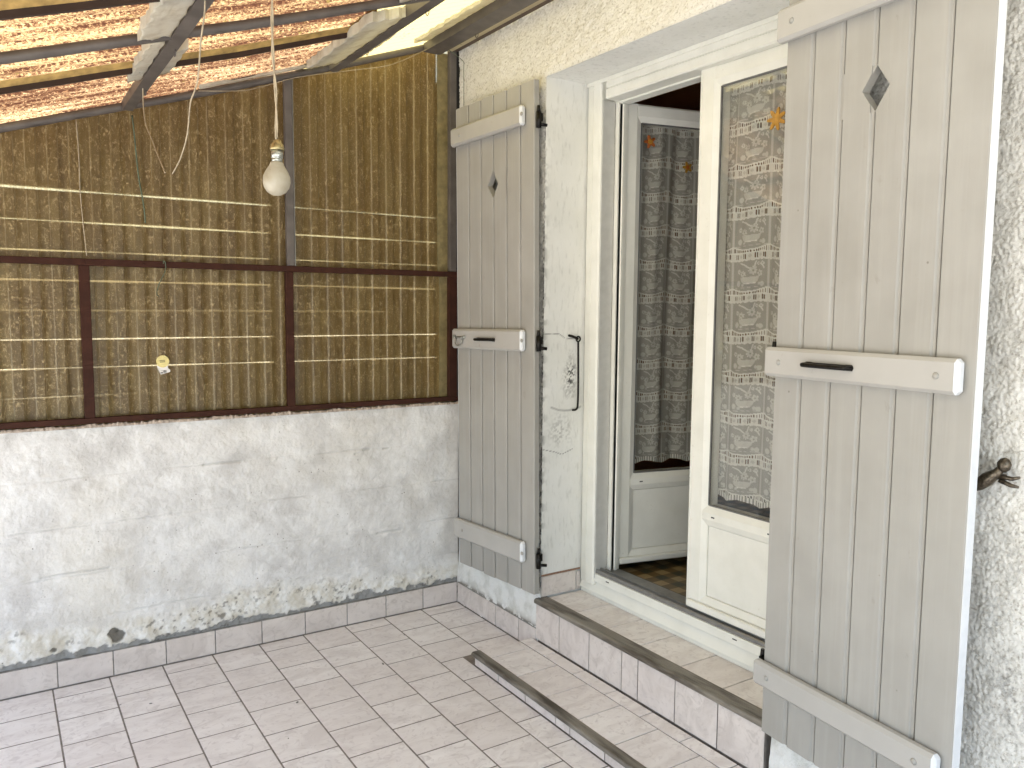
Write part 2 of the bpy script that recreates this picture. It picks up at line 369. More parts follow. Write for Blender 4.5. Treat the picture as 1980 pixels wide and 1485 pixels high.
# ------------------------------------------------------------------ the setting: ground, floor
b = BM(); box(b, -60, 60, -60, 60, -.5, -.16); tag(obj("ground", b, BOUNCE_GROUND), kind="structure")  # unseen ground, tone lightened to bounce fill light
b = BM(); box(b, -3.15, .015, -5.2, .012, -.155, -.0005); slab = tag(obj("floor_slab", b, GROUT), kind="structure")
def tiles(bm, rects, axis, lvl, out, gap=.0021, bev=.0014, th=.004, rl=None):
    """rects (a0,a1,b0,b1) of tiles lying in plane 'axis'=lvl, facing out"""
    for (a0, a1, b0, b1) in rects:
        n0 = len(bm.faces); a0, a1 = sorted((a0, a1)); b0, b1 = sorted((b0, b1))
        t = bmesh.new(); bmesh.ops.create_cube(t, size=1)
        jz = random.uniform(-.0003, .0003)
        for v in t.verts:
            A = a0+gap+(a1-a0-2*gap)*(v.co.x+.5); B_ = b0+gap+(b1-b0-2*gap)*(v.co.y+.5); Cc = lvl+jz+(v.co.z-.5)*th*out
            v.co = {'z': (A, B_, Cc), 'x': (Cc, A, B_), 'y': (A, Cc, B_)}[axis]
        bmesh.ops.bevel(t, geom=t.edges[:], offset=bev, segments=1, affect='EDGES')
        if axis != 'z': bmesh.ops.reverse_faces(t, faces=t.faces[:])
        join(bm, t)
        if rl is not None: rl.extend([random.random()]*(len(bm.faces)-n0))
TILE_V = m_tile('beige_wall_tile', (.53, .475, .435), (.65, .595, .55), (.42, .37, .335))
def tile_obj(name, jobs, parent=None):
    bm = BM(); rl = []
    for j in jobs: tiles(bm, *j[0:1], *j[1:], rl=rl)
    o = obj(name, bm, TILE_V if name in ('baseboard', 'riser') else TILE, parent)
    at = o.data.attributes.new("rnd", 'FLOAT', 'FACE'); at.data.foreach_set("value", rl[:len(o.data.polygons)]+[0]*(max(0, len(o.data.polygons)-len(rl))))
    return o
W_, D_, X1 = .2038, .1994, .2097
cols = [(-.0005, -X1)]+[(-(X1+k*W_), -(X1+(k+1)*W_)) for k in range(14)]
rects = []
for k, (xa, xb) in enumerate(cols):
    y0 = -.0948 if k % 2 == 0 else -.2005
    ys = [-.0005, y0]+[y0-i*D_ for i in range(1, 26)]
    for a, c in zip(ys[:-1], ys[1:]):
        if k == 0 and c < -.72: continue
        xa2, xb2 = xa, xb
        if k == 1 and c < -.72: xa2 = -.302
        if k == 1 and a < -.72 and c < -.72 or k != 1: pass
        rects.append((xa2, xb2, a, max(c, -5.2)))
fl = tile_obj("floor", [(rects, 'z', 0., 1)]); tag(fl, kind="structure")

# ------------------------------------------------------------------ block wall with baseboard
wall1 = empty("block_wall", "low whitewashed concrete block wall under the brown corrugated panels", "wall", (-1.2, .06, 0))
nx, nz = 601, 240
X, Z = np.meshgrid(np.linspace(-2.41, .012, nx), np.linspace(.09, 1.043, nz), indexing='ij')
wob = (fbm(X, Z, .12, 3, 3)-.5)*.02
h = (fbm(X, Z, .30, 3, 5)-.5)*.014+(fbm(X, Z, .035, 4, 9)-.5)*.0070+(vn(X, Z, .007, 12)-.5)*.0016
joint = np.zeros_like(X)
for zc in (.262, .449, .648, .845):
    zl = zc-.006*np.sin(X*2.1)+wob*.5
    d = np.abs(Z-zl); amt = .30+.70*sstep(.45, .65, fbm(X, Z, .22, 2, int(zc*100)))
    h -= .0045*np.exp(-(d/.0028)**2)*amt; joint = np.maximum(joint, np.exp(-(d/.0016)**2)*amt*.9)
for zlo, zhi, xs_ in ((.262, .449, (-2.08, -1.547, -1.03, -.52)), (.449, .648, (-2.36, -1.85, -1.301, -.76, -.27)), (.648, .845, (-2.1, -1.58, -1.06, -.55)), (.845, 1.05, (-1.84, -1.31, -.8, -.3))):
    for xc in xs_:
        inb = sstep(zlo, zlo+.01, Z)*(1-sstep(zhi-.01, zhi, Z)); d = np.abs(X-xc+wob)
        h += .0022*np.exp(-(d/.030)**2)*inb*(.4+fbm(X, Z, .02, 2, 77)); h -= .0015*np.exp(-((d-.004)/.003)**2)*inb*sstep(.45, .6, fbm(X, Z, .08, 2, int(-xc*50)))
for (xa, za, xb) in ((-.51, .845, -.475), (-.405, .842, -.375), (-1.24, .846, -1.08), (-.44, .425, -.31), (-1.86, .455, -1.62), (-.55, .832, -.53)):
    d = segdist(X, Z, [(xa, za), ((xa+xb)/2, za+.003), (xb, za+.002)]); kk = np.exp(-(d/.0035)**2); h -= .008*kk; joint = np.maximum(joint, kk)
skirt = .25+.035*(fbm(X, X*0, .35, 2, 21)-.5)*2+.018*np.sin(X*5)-.05*sstep(-.9, -.2, X)
damp = 1-sstep(-.035, .035, Z-skirt+(fbm(X, Z, .05, 3, 31)-.5)*.07)
h += .008*damp*(1-sstep(.10, .27, Z)*.4)+(fbm(X, Z, .045, 4, 33)-.5)*.022*damp
bt = .128+.028*(fbm(X, X*0, .13, 3, 41)-.30)*1.5
bare = 1-sstep(-.004, .004, Z-bt+(fbm(X, Z, .03, 4, 43)-.5)*.05)
bare = bare*sstep(.1, .25, fbm(X, X*0, .5, 2, 55))
hd = np.hypot((X+1.605)*1.0, (Z-.165)*.9)+(fbm(X, Z, .022, 3, 61)-.5)*.034
hole = 1-sstep(.024, .030, hd)
hd2 = np.hypot(X+1.83, Z-.155)+(fbm(X, Z, .012, 3, 63)-.5)*.02; hole2 = 1-sstep(.008, .012, hd2)
spots = sstep(.60, .72, fbm(X, Z, .013, 3, 71))*damp*sstep(.4, .6, fbm(X, Z, .15, 2, 73))
h -= .006*bare+.008*hole+.006*hole2; dark = np.clip(.85*hole+hole2*.8+spots*.6, 0, 1)
P = np.stack([X, .016-h, Z], -1)
grid("wall_face", P, BLOCK, dict(joint=joint, damp=damp*(1-bare)*.8, bare=bare, dark=dark), parent=wall1)
b = BM(); box(b, -3.15, -2.412, .014, .2, 0, 1.043); box(b, -2.412, .2, .045, .2, 0, 1.04); obj("wall_core", b, m_plain("white_block_core", (.66, .66, .65), .9, scale=6), wall1)
js = [0, -.1976, -.4009, -.6033, -.8093, -1.0099, -1.2133, -1.4153, -1.6189, -1.8203, -2.02, -2.22, -2.42, -2.62, -2.82, -3.02, -3.15]
tile_obj("baseboard", [([(a, c, .002, .1084) for a, c in zip(js[:-1], js[1:])], 'y', .0, -1)], wall1)
b = BM(); box(b, -3.15, -.0, .003, .016, 0, .1095); obj("baseboard_backing", b, CEMENT, wall1)

# ------------------------------------------------------------------ house wall
house = empty("house_wall", "cream roughcast house wall with the deep door recess", "wall", (.2, -1.4, 0))
YO0, YO1, ZO = -2.003, -.735, 2.4955       # opening
yy = np.concatenate([np.linspace(-3.1, -2.93, 20)[:-1], np.linspace(-2.93, -2.52, 160)[:-1], np.linspace(-2.52, -.735, 300), np.linspace(-.730, .012, 140)]); zz = np.linspace(.0, 3.02, 900)
yy[np.argmin(abs(yy-YO0))] = YO0; zz[np.argmin(abs(zz-ZO))] = ZO
Y, Z = np.meshgrid(yy, zz, indexing='ij')
cl = 1-np.clip(cells(Y, Z, .0100, 101), 0, 1)**1.6; cl2 = 1-np.clip(cells(Y, Z, .0055, 102), 0, 1)**1.5
peb = .50*cl+.28*cl2+.22*vn(Y, Z, .005, 104); peb = peb*(.55+.9*vn(Y, Z, .03, 105)); h = (peb-.5)*.0085+(fbm(Y, Z, .4, 2, 103)-.5)*.012
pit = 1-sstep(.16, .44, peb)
smooth = (1-sstep(.235, .275, Z+.02*(fbm(Y, Y*0, .1, 2, 105)-.5)))
smooth = np.maximum(smooth, 0)
edge = np.minimum(sstep(0, .03, np.maximum(np.maximum(Y-YO1, YO0-Y), Z-ZO)), 1)
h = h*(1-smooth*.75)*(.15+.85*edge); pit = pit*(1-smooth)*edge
h += .010*smooth*(1-sstep(.11, .24, Z))+(fbm(Y, Z, .03, 3, 107)-.5)*.006*smooth
stripe = np.exp(-((Y+.775)/.035)**2)*(Y < YO1)*(Z < 2.42)
stripe = stripe*(Y < -.733)+np.exp(-np.clip((Y-YO1), 0, 9)/.018)*(Y >= YO1)*(Z < 2.36)*(Z > .28)
mould = np.clip(stripe*1.3, 0, 1)*sstep(.30, .58, fbm(Y, Z, .012, 4, 109))*(.35+.65*sstep(.25, .6, fbm(Y*0, Z, .5, 2, 111)+.25*(1-sstep(0.3, 1.4, Z))))
for (cy, cz, r, k) in ((-2.66, .95, .05, .5), (-2.68, .62, .07, .7), (-2.63, .80, .05, .55), (-2.66, 1.45, .05, .4), (-2.68, 2.05, .07, .35)):
    mould = np.maximum(mould, .8*k*np.exp(-(np.hypot(Y-cy, (Z-cz)*.6)/r)**2)*(.25+.75*sstep(.40, .62, fbm(Y, Z, .009, 3, 113))))
top = np.exp(-np.clip(2.80-Z, 0, 9)/.02)*sstep(.4, .6, fbm(Y, Z, .03, 3, 115)); mould = np.maximum(mould, top*.8)
low = np.exp(-np.clip(Z-.113, 0, 9)/.012)*(Y > -.72)*sstep(.42, .55, fbm(Y, Z, .02, 3, 117)); 
bare = np.clip(low+(1-sstep(.03, .08, Z+(fbm(Y, Z, .03, 3, 119)-.5)*.1))*(Y < YO0), 0, 1)
cyl = (yy[:-1]+yy[1:])/2; czl = (zz[:-1]+zz[1:])/2
keep = ~(((cyl > YO0) & (cyl < YO1))[:, None] & (czl < ZO)[None, :])
P = np.stack([.015-h, Y, Z], -1)
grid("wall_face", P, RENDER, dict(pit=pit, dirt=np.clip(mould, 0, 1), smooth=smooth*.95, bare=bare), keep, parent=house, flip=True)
b = BM(); box(b, .015, .36, -6, -3.1, -.1, 3.6); box(b, .03, .36, -3.1, YO0-.02, -.1, 3.6); box(b, .03, .36, YO1+.02, .05, -.1, 3.6); box(b, .03, .36, YO0-.02, YO1+.02, ZO+.02, 3.6); box(b, .015, .03, -3.1, .012, 3.02, 3.6)
obj("wall_core", b, m_plain("cream_wall_core", (.68, .66, .60), .9, scale=5, bump=.6), house)
# reveal: left jamb with its mould, soffit, right jamb
xx = np.linspace(.0151, .25, 60); z2 = np.linspace(.343, 2.5, 500); X, Z = np.meshgrid(xx, z2, indexing='ij')
d = np.hypot((X-.165)/.7, (Z-1.235)/1.6)+(fbm(X, Z, .02, 3, 201)-.5)*.05
dj = np.exp(-(d/.042)**2)*sstep(.44, .60, fbm(X, Z, .0075, 3, 203))*1.1
arc = segdist(X, Z, [(.06, 1.098), (.10, 1.084), (.15, 1.079), (.20, 1.085), (.222, 1.092)]); dj = np.maximum(dj, .45*(1-sstep(.002, .007, arc)))
lowp = np.exp(-(((X-.11)/.06)**2+((Z-.99)/.07)**2))*sstep(.44, .66, fbm(X, Z, .009, 3, 205)); dj = np.maximum(dj, lowp*.42)
cr1 = segdist(X, Z, [(.015, 1.418), (.06, 1.421), (.10, 1.418), (.13, 1.40), (.2, 1.395)]); cr2 = segdist(X, Z, [(.015, .915), (.08, .90), (.12, .885), (.18, .905)])
dj = np.maximum(dj, .75*(1-sstep(.0006, .0022, np.minimum(cr1, cr2))))
dj = np.maximum(dj, .55*np.exp(-(X-.015)/.012)*sstep(.45, .6, fbm(X, Z, .03, 3, 207))*(Z < 2.3))
hh = (fbm(X, Z, .15, 3, 209)-.5)*.006
grid("reveal", np.stack([X, YO1-hh*sstep(.015, .03, X), Z], -1), PLASTER, dict(dirt=dj), parent=house)
b = BM()
box(b, .022, .37, YO0-.01, YO1+.004, ZO+.0005, ZO+.045); box(b, .022, .25, YO0-.03, YO0, .2, ZO); box(b, .2505, .36, YO1, YO1+.03, .2, ZO); box(b, .0155, .2505, YO1+.0075, YO1+.03, .2, .36)
obj("soffit", b, PLASTER, house)
b = BM(); box(b, .0165, .232, YO1-.003, YO1+.006, .345, .352); obj("broken_tile_edge", b, m_plain("terracotta_edge", (.34, .20, .13), .9, var=.5, scale=80, bump=.8), house)
# tiled baseboards of the house wall and jamb
tile_obj("baseboard", [([(a, c, .002, .1065) for a, c in zip((0, -.3795, -.5805), (-.3795, -.5805, -.722))], 'x', .0, -1),
                       ([(.0165, .21, .249, .345), (.212, .236, .249, .338)], 'y', YO1-.002, -1)], house)
b = BM(); box(b, .003, .016, -.722, 0, 0, .1085); obj("baseboard_backing", b, CEMENT, house)

# ------------------------------------------------------------------ steps
def nosing(xf, xb, ztop, drop, y0, y1):
    bm = BM(); n = 5; pts = [(xf, ztop-drop), (xf-.002, ztop-drop+.004), (xf-.002, ztop-.009), (xf+.002, ztop-.002), (xf+.008, ztop)]
    wv = xb-xf-.016
    for i in range(n):
        a = xf+.010+wv*i/n; pts += [(a, ztop), (a+wv/n*.7, ztop), (a+wv/n*.8, ztop-.0012), (a+wv/n*.95, ztop-.0012)]
    pts += [(xb, ztop-.001), (xb, ztop-.006), (xf+.006, ztop-.006), (xf+.006, ztop-drop)]
    prism(bm, pts, 'y', y0, y1); return bm
st1 = empty("lower_step", "long low step of pinkish marbled tiles lying on the patio floor", "step", (-.15, -1.4, 0))
y = [-.7002, -.7835]+[-.7835-.2005*i for i in range(1, 9)]; y2 = [-.7002]+[-.8835-.2012*i for i in range(0, 8)]
rj = [-.7002, -.8901, -1.089, -1.2885, -1.376, -1.5721, -1.77, -1.97, -2.17, -2.38]
tile_obj("tread", [([(-.2715, -.0705, a, c) for a, c in zip(y[:-1], y[1:])], 'z', .058, 1), ([(-.0695, -.0045, a, c) for a, c in zip(y2[:-1], y2[1:])], 'z', .058, 1)], st1)
tile_obj("riser", [([(a, c, .0015, .045) for a, c in zip(rj[:-1], rj[1:])], 'x', -.3018, -1), ([(-.2985, -.005, .0015, .052)], 'y', -.6995, 1)], st1)
obj("nosing", nosing(-.3135, -.272, .0605, .017, -2.38, -.6925), NOSE, st1)
b = BM(); box(b, -.2955, -.0055, -2.38, -.7045, -.003, .0545); obj("step_core", b, GROUT, st1)
st2 = empty("door_step", "high tiled doorstep filling the recess under the white door sill", "step", (.1, -1.4, 0))
y = [-.7365, -.7405]+[-.945-.2028*i for i in range(0, 6)]; y[-1] = -1.992
y = [-.7375, -.9450, -1.1500, -1.3450, -1.5600, -1.7600, -1.9550, -2.0010]
rj = [-.7202, -.8955, -1.0999, -1.3021, -1.3947, -1.5907, -1.7911, -1.9871]
tile_obj("tread", [([(.0535, .244, a, c) for a, c in zip(y[:-1], y[1:])], 'z', .245, 1)], st2)
tile_obj("riser", [([(a, c, .0595, .229) for a, c in zip(rj[:-1], rj[1:])], 'x', .0, -1)], st2)
obj("nosing", nosing(-.0115, .053, .2485, .021, -1.992, -.7245), NOSE, st2)
b = BM(); box(b, .0065, .0305, -1.9868, -.7215, .0, .2275); box(b, .0305, .37, -2.0, -.7365, .0, .2405); obj("step_core", b, GROUT, st2)

# ------------------------------------------------------------------ room behind the door
b = BM()
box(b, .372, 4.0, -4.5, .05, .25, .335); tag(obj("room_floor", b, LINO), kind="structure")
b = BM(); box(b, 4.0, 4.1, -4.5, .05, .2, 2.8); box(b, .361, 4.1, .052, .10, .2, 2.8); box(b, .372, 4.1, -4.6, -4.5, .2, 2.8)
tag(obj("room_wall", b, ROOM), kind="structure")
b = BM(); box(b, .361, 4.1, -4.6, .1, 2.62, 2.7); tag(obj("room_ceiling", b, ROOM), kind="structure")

# ------------------------------------------------------------------ french door
door = empty("french_door", "cream double glazed door standing half open in the recess, above the doorstep", "door", (.29, -1.38, .245))
fl_, fr_ = -.744, -1.998
fin_l, fin_r = -.868, -1.892
b = BM()
def frame_prof(y_out, y_in, s):   # vertical profile in (x,y), s=-1 goes to -y
    return [(.262, y_out), (.232, y_out+s*.006), (.230, y_out+s*.040), (.236, y_out+s*.044), (.226, y_out+s*.050), (.226, y_out+s*.092), (.232, y_out+s*.098), (.300, y_out+s*.098), (.300, y_in), (.350, y_in), (.350, y_out)]
prism(b, frame_prof(-.7385, fin_l+.0, -1), 'z', .300, 2.478)
prism(b, [(x, -1.999-.7385+0-(yv+.7385)+0.7385) for x, yv in frame_prof(-.7385, fin_l, -1)], 'z', .300, 2.478)
head = [(.262, 2.494), (.232, 2.488), (.230, 2.454), (.236, 2.45), (.226, 2.444), (.226, 2.412), (.232, 2.4065), (.300, 2.4065), (.300, 2.400), (.350, 2.400), (.350, 2.494)]
prism(b, head, 'y', fin_r+.002, fin_l-.002)
box(b, .2265, .35, -1.9985, -.7387, 2.4785, 2.4945)
prism(b, [(.2265, 2.4065), (.2265, 2.478), (.35, 2.478), (.35, 2.4065)], 'y', fin_l-.001, fin_l+.001)
obj("frame", b, PVC, door)
b = BM(); box(b, .2325, .30, -.8435, -.8375, .33, 2.41, .001); obj("reveal_trim", b, m_plain("shaded_pvc", (.52, .52, .49), .4, var=.1), door)  # greyer PVC copy, the reveal's shade put into the colour
b = BM(); box(b, .300, .3035, -.8475, -.8445, .36, 2.40); obj("seal", b, SEAL, door)
b = BM(); box(b, .304, .330, -.868, -.8460, .36, 2.40, .003); box(b, .316, .334, -.8775, -.869, .36, 2.40, .003); obj("hinge_strip", b, PVC, door)
b = BM(); prism(b, [(.2370, .2465), (.2385, .262), (.229, .268), (.252, .316), (.35, .316), (.35, .2465)], 'y', -1.9985, -.7385); obj("sill", b, PVC, door)
b = BM(); prism(b, [(.2345, .3165), (.2345, .352), (.25, .355), (.35, .355), (.35, .3165)], 'y', -1.9, -.836)
for yy_ in (-.93, -1.65): box(b, .233, .2346, yy_-.010, yy_+.010, .336, .340, mi=1)
obj("bottom_rail", b, [PVC, INK], door)
b = BM(); prism(b, [(.238, .3553), (.238, .368), (.243, .372), (.2435, .366), (.262, .366), (.263, .374), (.268, .374), (.268, .3553)], 'y', -1.9, -.832); box(b, .268, .35, -1.9, -.84, .3553, .362); obj("threshold", b, ALU, door)

def leaf(M_, mirror, wdt=.522):
    """door leaf in local space: x along width from the hinge, y = outward (+), z up from .362"""
    Z0, Z1 = .376, 2.412; st = .096; gz0, gz1 = .791, 2.335; pz0, pz1 = .437, .712
    lf = obj("leaf", leaf_frame(wdt, Z0, Z1, st, gz0, gz1, pz0, pz1), [PVC, INK], None, False)
    lf.parent = door; lf.matrix_world = M_
    def sub(name, bm, mat):
        o = obj(name, bm, mat, None, False); o.parent = lf; return o
    b = BM(); box(b, st+.0015, wdt-st-.0015, -.040, -.016, pz0+.0015, pz1-.0015); sub("panel", b, PVC)
    b = BM(); box(b, st-.001, wdt-st+.001, -.021, -.017, gz0-.001, gz1+.001); sub("glass", b, GLASS)
    b = BM()
    for (a, c, d_, e) in ((st-.002, st+.004, gz0, gz1), (wdt-st-.004, wdt-st+.002, gz0, gz1), (st+.0042, wdt-st-.0042, gz0-.002, gz0+.004), (st+.0042, wdt-st-.0042, gz1-.004, gz1+.002)): box(b, a, c, -.0165, -.0105, d_, e)
    sub("gasket", b, SEAL)
    return lf
def leaf_frame(wd, Z0, Z1, st, gz0, gz1, pz0, pz1):
    b = BM(); T = -.06
    def prof(a, c, inner):   # across from outer edge a to inner edge c, depth profile with rounded outer and stepped bead inner
        s = 1 if c > a else -1
        return [(a, T), (a, -.006), (a+s*.004, -.001), (a+s*.010, 0), (a+s*.012, -.0025), (a+s*.014, 0), (c-s*.026, 0), (c-s*.020, -.003), (c-s*.002, -.011), (c, -.014), (c, T)]
    prism(b, prof(0, st, 1), 'z', Z0, Z1); prism(b, prof(wd, wd-st, 1), 'z', Z0, Z1)
    def rail(z0, z1, lo, hi):
        p = [(T, z0)]
        p += [(-.014, z0), (-.011, z0+.002), (-.003, z0+.020), (0, z0+.026)] if lo else [(-.006, z0), (0, z0+.008)]
        p += [(0, z1-.026), (-.003, z1-.020), (-.011, z1-.002), (-.014, z1)] if hi else [(0, z1-.008), (-.006, z1)]
        p += [(T, z1)]
        prism(b, p, 'x', st-.020, wd-st+.020)
    rail(gz1, Z1, 1, 0); rail(pz1, gz0, 1, 1); rail(Z0, pz0, 0, 1)
    # weather bead, vent slots
    box(b, .02, wd-.02, .001, .020, Z0+.005, Z0+.034, .008, 3)
    for sx in (.13, wd-.13): box(b, sx-.008, sx+.008, .0002, .0012, (pz1+gz0)/2-.0025, (pz1+gz0)/2+.0025, mi=1)
    return b
def Mx(origin, xdir, ydir):
    x = Vector(xdir).normalized(); y_ = Vector(ydir).normalized(); z = x.cross(y_)
    return Matrix(((x.x, y_.x, z.x, origin[0]), (x.y, y_.y, z.y, origin[1]), (x.z, y_.z, z.z, origin[2]), (0, 0, 0, 1)))
th = R(102.2)
# leaf local frame must be right-handed with z up: x cross y = z
ML = Mx((.336, -.852, 0), (math.sin(th), math.cos(th), 0), (-math.cos(th)*-1*-1, math.sin(th), 0))
xd = Vector((math.sin(th), math.cos(th), 0)); yd = Vector((0, 0, 1)).cross(xd)         # yd points to the back (room/house side)
def lace_density(u, v):
    """u,v in metres (v measured downwards from the top). cell .155 x .15"""
    cw, ch = .155, .15; U = u/cw; ui = np.floor(U); U = U-ui; V = v/ch; V = V-np.floor(V)
    d = np.full(U.shape, .42)
    te = .012+.085*(1-(2*U-1)**2)
    comb = (V > te) & (V < .155); d = np.where(comb, np.where(np.sin(U*2*np.pi*17) > .15, .10, .88), d)
    d = np.where((V > te-.022) & (V < te+.012), .92, d)
    band = (V > .155) & (V < .325); d = np.where(band, .84, d); d = np.where(np.abs(V-.16) < .012, .95, d)
    for c in (.12, .37, .63, .87):
        for o in (-.026, .026): d = np.where((np.abs(U-c-o) < .014) & (V > .185) & (V < .30), .03, d)
    for c in (.245, .5, .75): d = np.where((np.abs(U-c)+np.abs(V-.242)) < .05, .62, d)
    sc = (V >= .325) & (V < .338+.022*np.abs(np.sin(U*np.pi*8))); d = np.where(sc, .9, d)
    inm = V >= .37
    bowl = inm & (V > .745) & (V < .905) & (np.abs(U-.50) < .235*np.sqrt(np.clip(1-((V-.745)/.19)**2, 0, 1))); d = np.where(bowl, .70, d)
    rim = inm & (np.abs(V-.90) < .012) & (np.abs(U-.5) < .13); d = np.where(rim, .95, d)
    def flower(cx, cy, r, n, d, k=.68):
        dx, dy = U-cx, V-cy; rr = np.hypot(dx, dy); a = np.arctan2(dy, dx); lim = r*(.55+.45*np.abs(np.cos(a*n/2)))
        d = np.where(inm & (rr < lim), k, d); d = np.where(inm & (rr < lim) & (rr > lim-.014), .82, d); return np.where(inm & (rr < r*.22), .35, d)
    for f in ((.43, .60, .105, 8), (.24, .68, .085, 5), (.66, .67, .085, 7), (.80, .60, .060, 7)): d = flower(*f, d)
    for f in ((.17, .45, .06, 4), (.30, .45, .045, 3)): d = flower(*f, d, .6)
    for pts in ([(.40, .50), (.38, .43), (.36, .39)], [(.52, .53), (.62, .45), (.75, .40)], [(.12, .56), (.16, .50), (.22, .46)]):
        d = np.where(inm & (segdist(U, V, pts) < .017), .8, d)
    for (cx, cy, r) in ((.80, .885, .07), (.66, .93, .035), (.17, .935, .06), (.26, .925, .04)): d = np.where(inm & (np.hypot(U-cx, V-cy) < r), .7, d)
    te2 = 1+.012; d = np.where(V > 1-.01, .7, d)
    d = np.where((U < .035) | (U > .975), np.maximum(d, .66), d)
    return np.where(d > .6, .42+(d-.42)*.8, d)
def curtain(name, label, M_, wd, z0, z1, phase, shift, parent=None, folds=3.2, amp=.012):
    nu, nv = int(wd/.0022), int((z1-z0)/.0025)
    u, z = np.meshgrid(np.linspace(0, wd, nu), np.linspace(z0, z1, nv), indexing='ij')
    dep = amp*np.sin(u/wd*2*np.pi*folds+phase+.5*np.sin(z*3))*(1.0-.35*(z-z0)/(z1-z0))+.004*np.sin(u*90+z*4)
    cu = u*1.12+.006*np.sin(u/wd*2*np.pi*folds+phase)
    d = lace_density(cu+shift, (z1-z)+.004*np.sin(u*30))
    bot = .014*np.abs(np.sin((cu+shift)/.155*np.pi*1)); d = np.where(z-z0 < bot, 0, d); d = np.where((z-z0 >= bot) & (z-z0 < bot+.02), np.where(np.sin(cu*500) > 0, .9, .35), d)
    Mi = np.array(M_); loc = np.stack([u+.0*u, -.035-.016+dep*0-np.abs(amp)-dep, z, np.ones_like(u)], -1)
    P = (loc @ Mi.T)[..., :3]
    c = P.reshape(-1, 3).mean(0); e = None
    o = grid(name, P, LACE, dict(lace=d))
    return tag(o, label, "curtain")

# open leaf: hinge side at local x=0; outward face = -yd direction => build with y_local = direction facing the camera side
out_l = -yd                                                    # faces -Y
# right-handed: x_local must satisfy x cross y = z ; xd cross out_l = -z, so flip x: hinge at x=wd
WD = .522
ML = Mx(tuple(Vector((.336, -.852, 0))+xd*WD), tuple(-xd), tuple(out_l))
leaf(ML, False, WD)
# closed leaf: from y=-1.371 towards -y, outward -X
xr = Vector((0, -1, 0)); outr = Vector((-1, 0, 0))             # xr cross outr = (0,0,-1)*... -> check sign
MR = Mx((.262, -1.371-WD, 0), (0, 1, 0), (-1, 0, 0))
leaf(MR, True, WD)
def inner(M_, name): return M_
curtain("lace_curtain", "lace curtain of flower baskets hanging behind the open leaf, seen in deep shade", Matrix(ML), WD, .818, 2.36, .4, .03, folds=3.0, amp=.016)
curtain("lace_curtain", "lace curtain of flower baskets hanging behind the closed leaf beside the large shutter", Matrix(MR), WD, .812, 2.36, 1.7, .043, folds=2.2, amp=.010)
def felt(name, label, M_, x, z, r, mat, n=6, mat2=None):
    bm = BM(); pts = []
    for k in range(n*8):
        a = 2*math.pi*k/(n*8); rr = r*(.72+.28*math.cos(a*n)); pts.append((x+rr*math.cos(a), z+rr*math.sin(a)))
    prism(bm, pts, 'y', -.0280, -.0235); prism(bm, [(x+r*.35*math.cos(a), z+r*.35*math.sin(a)) for a in [k*math.pi/8 for k in range(16)]], 'y', -.0235, -.0222, mi=1)
    o = obj(name, bm, [mat, mat2 or mat], None, False); o.matrix_world = M_; return tag(o, label, "ornament", "felt flowers stuck behind the door panes")
felt("felt_flower", "orange felt flower at the top corner of the open leaf's pane", Matrix(ML), WD-.150, 2.262, .030, ORANGE, 5, GOLD)
felt("felt_flower", "dark yellow felt flower lower on the open leaf's pane", Matrix(ML), WD-.345, 2.165, .026, GOLD, 5, ORANGE)
felt("felt_flower", "golden felt flower on the closed leaf's pane beside the large shutter", Matrix(MR), WD-.335, 2.175, .040, GOLD, 7)

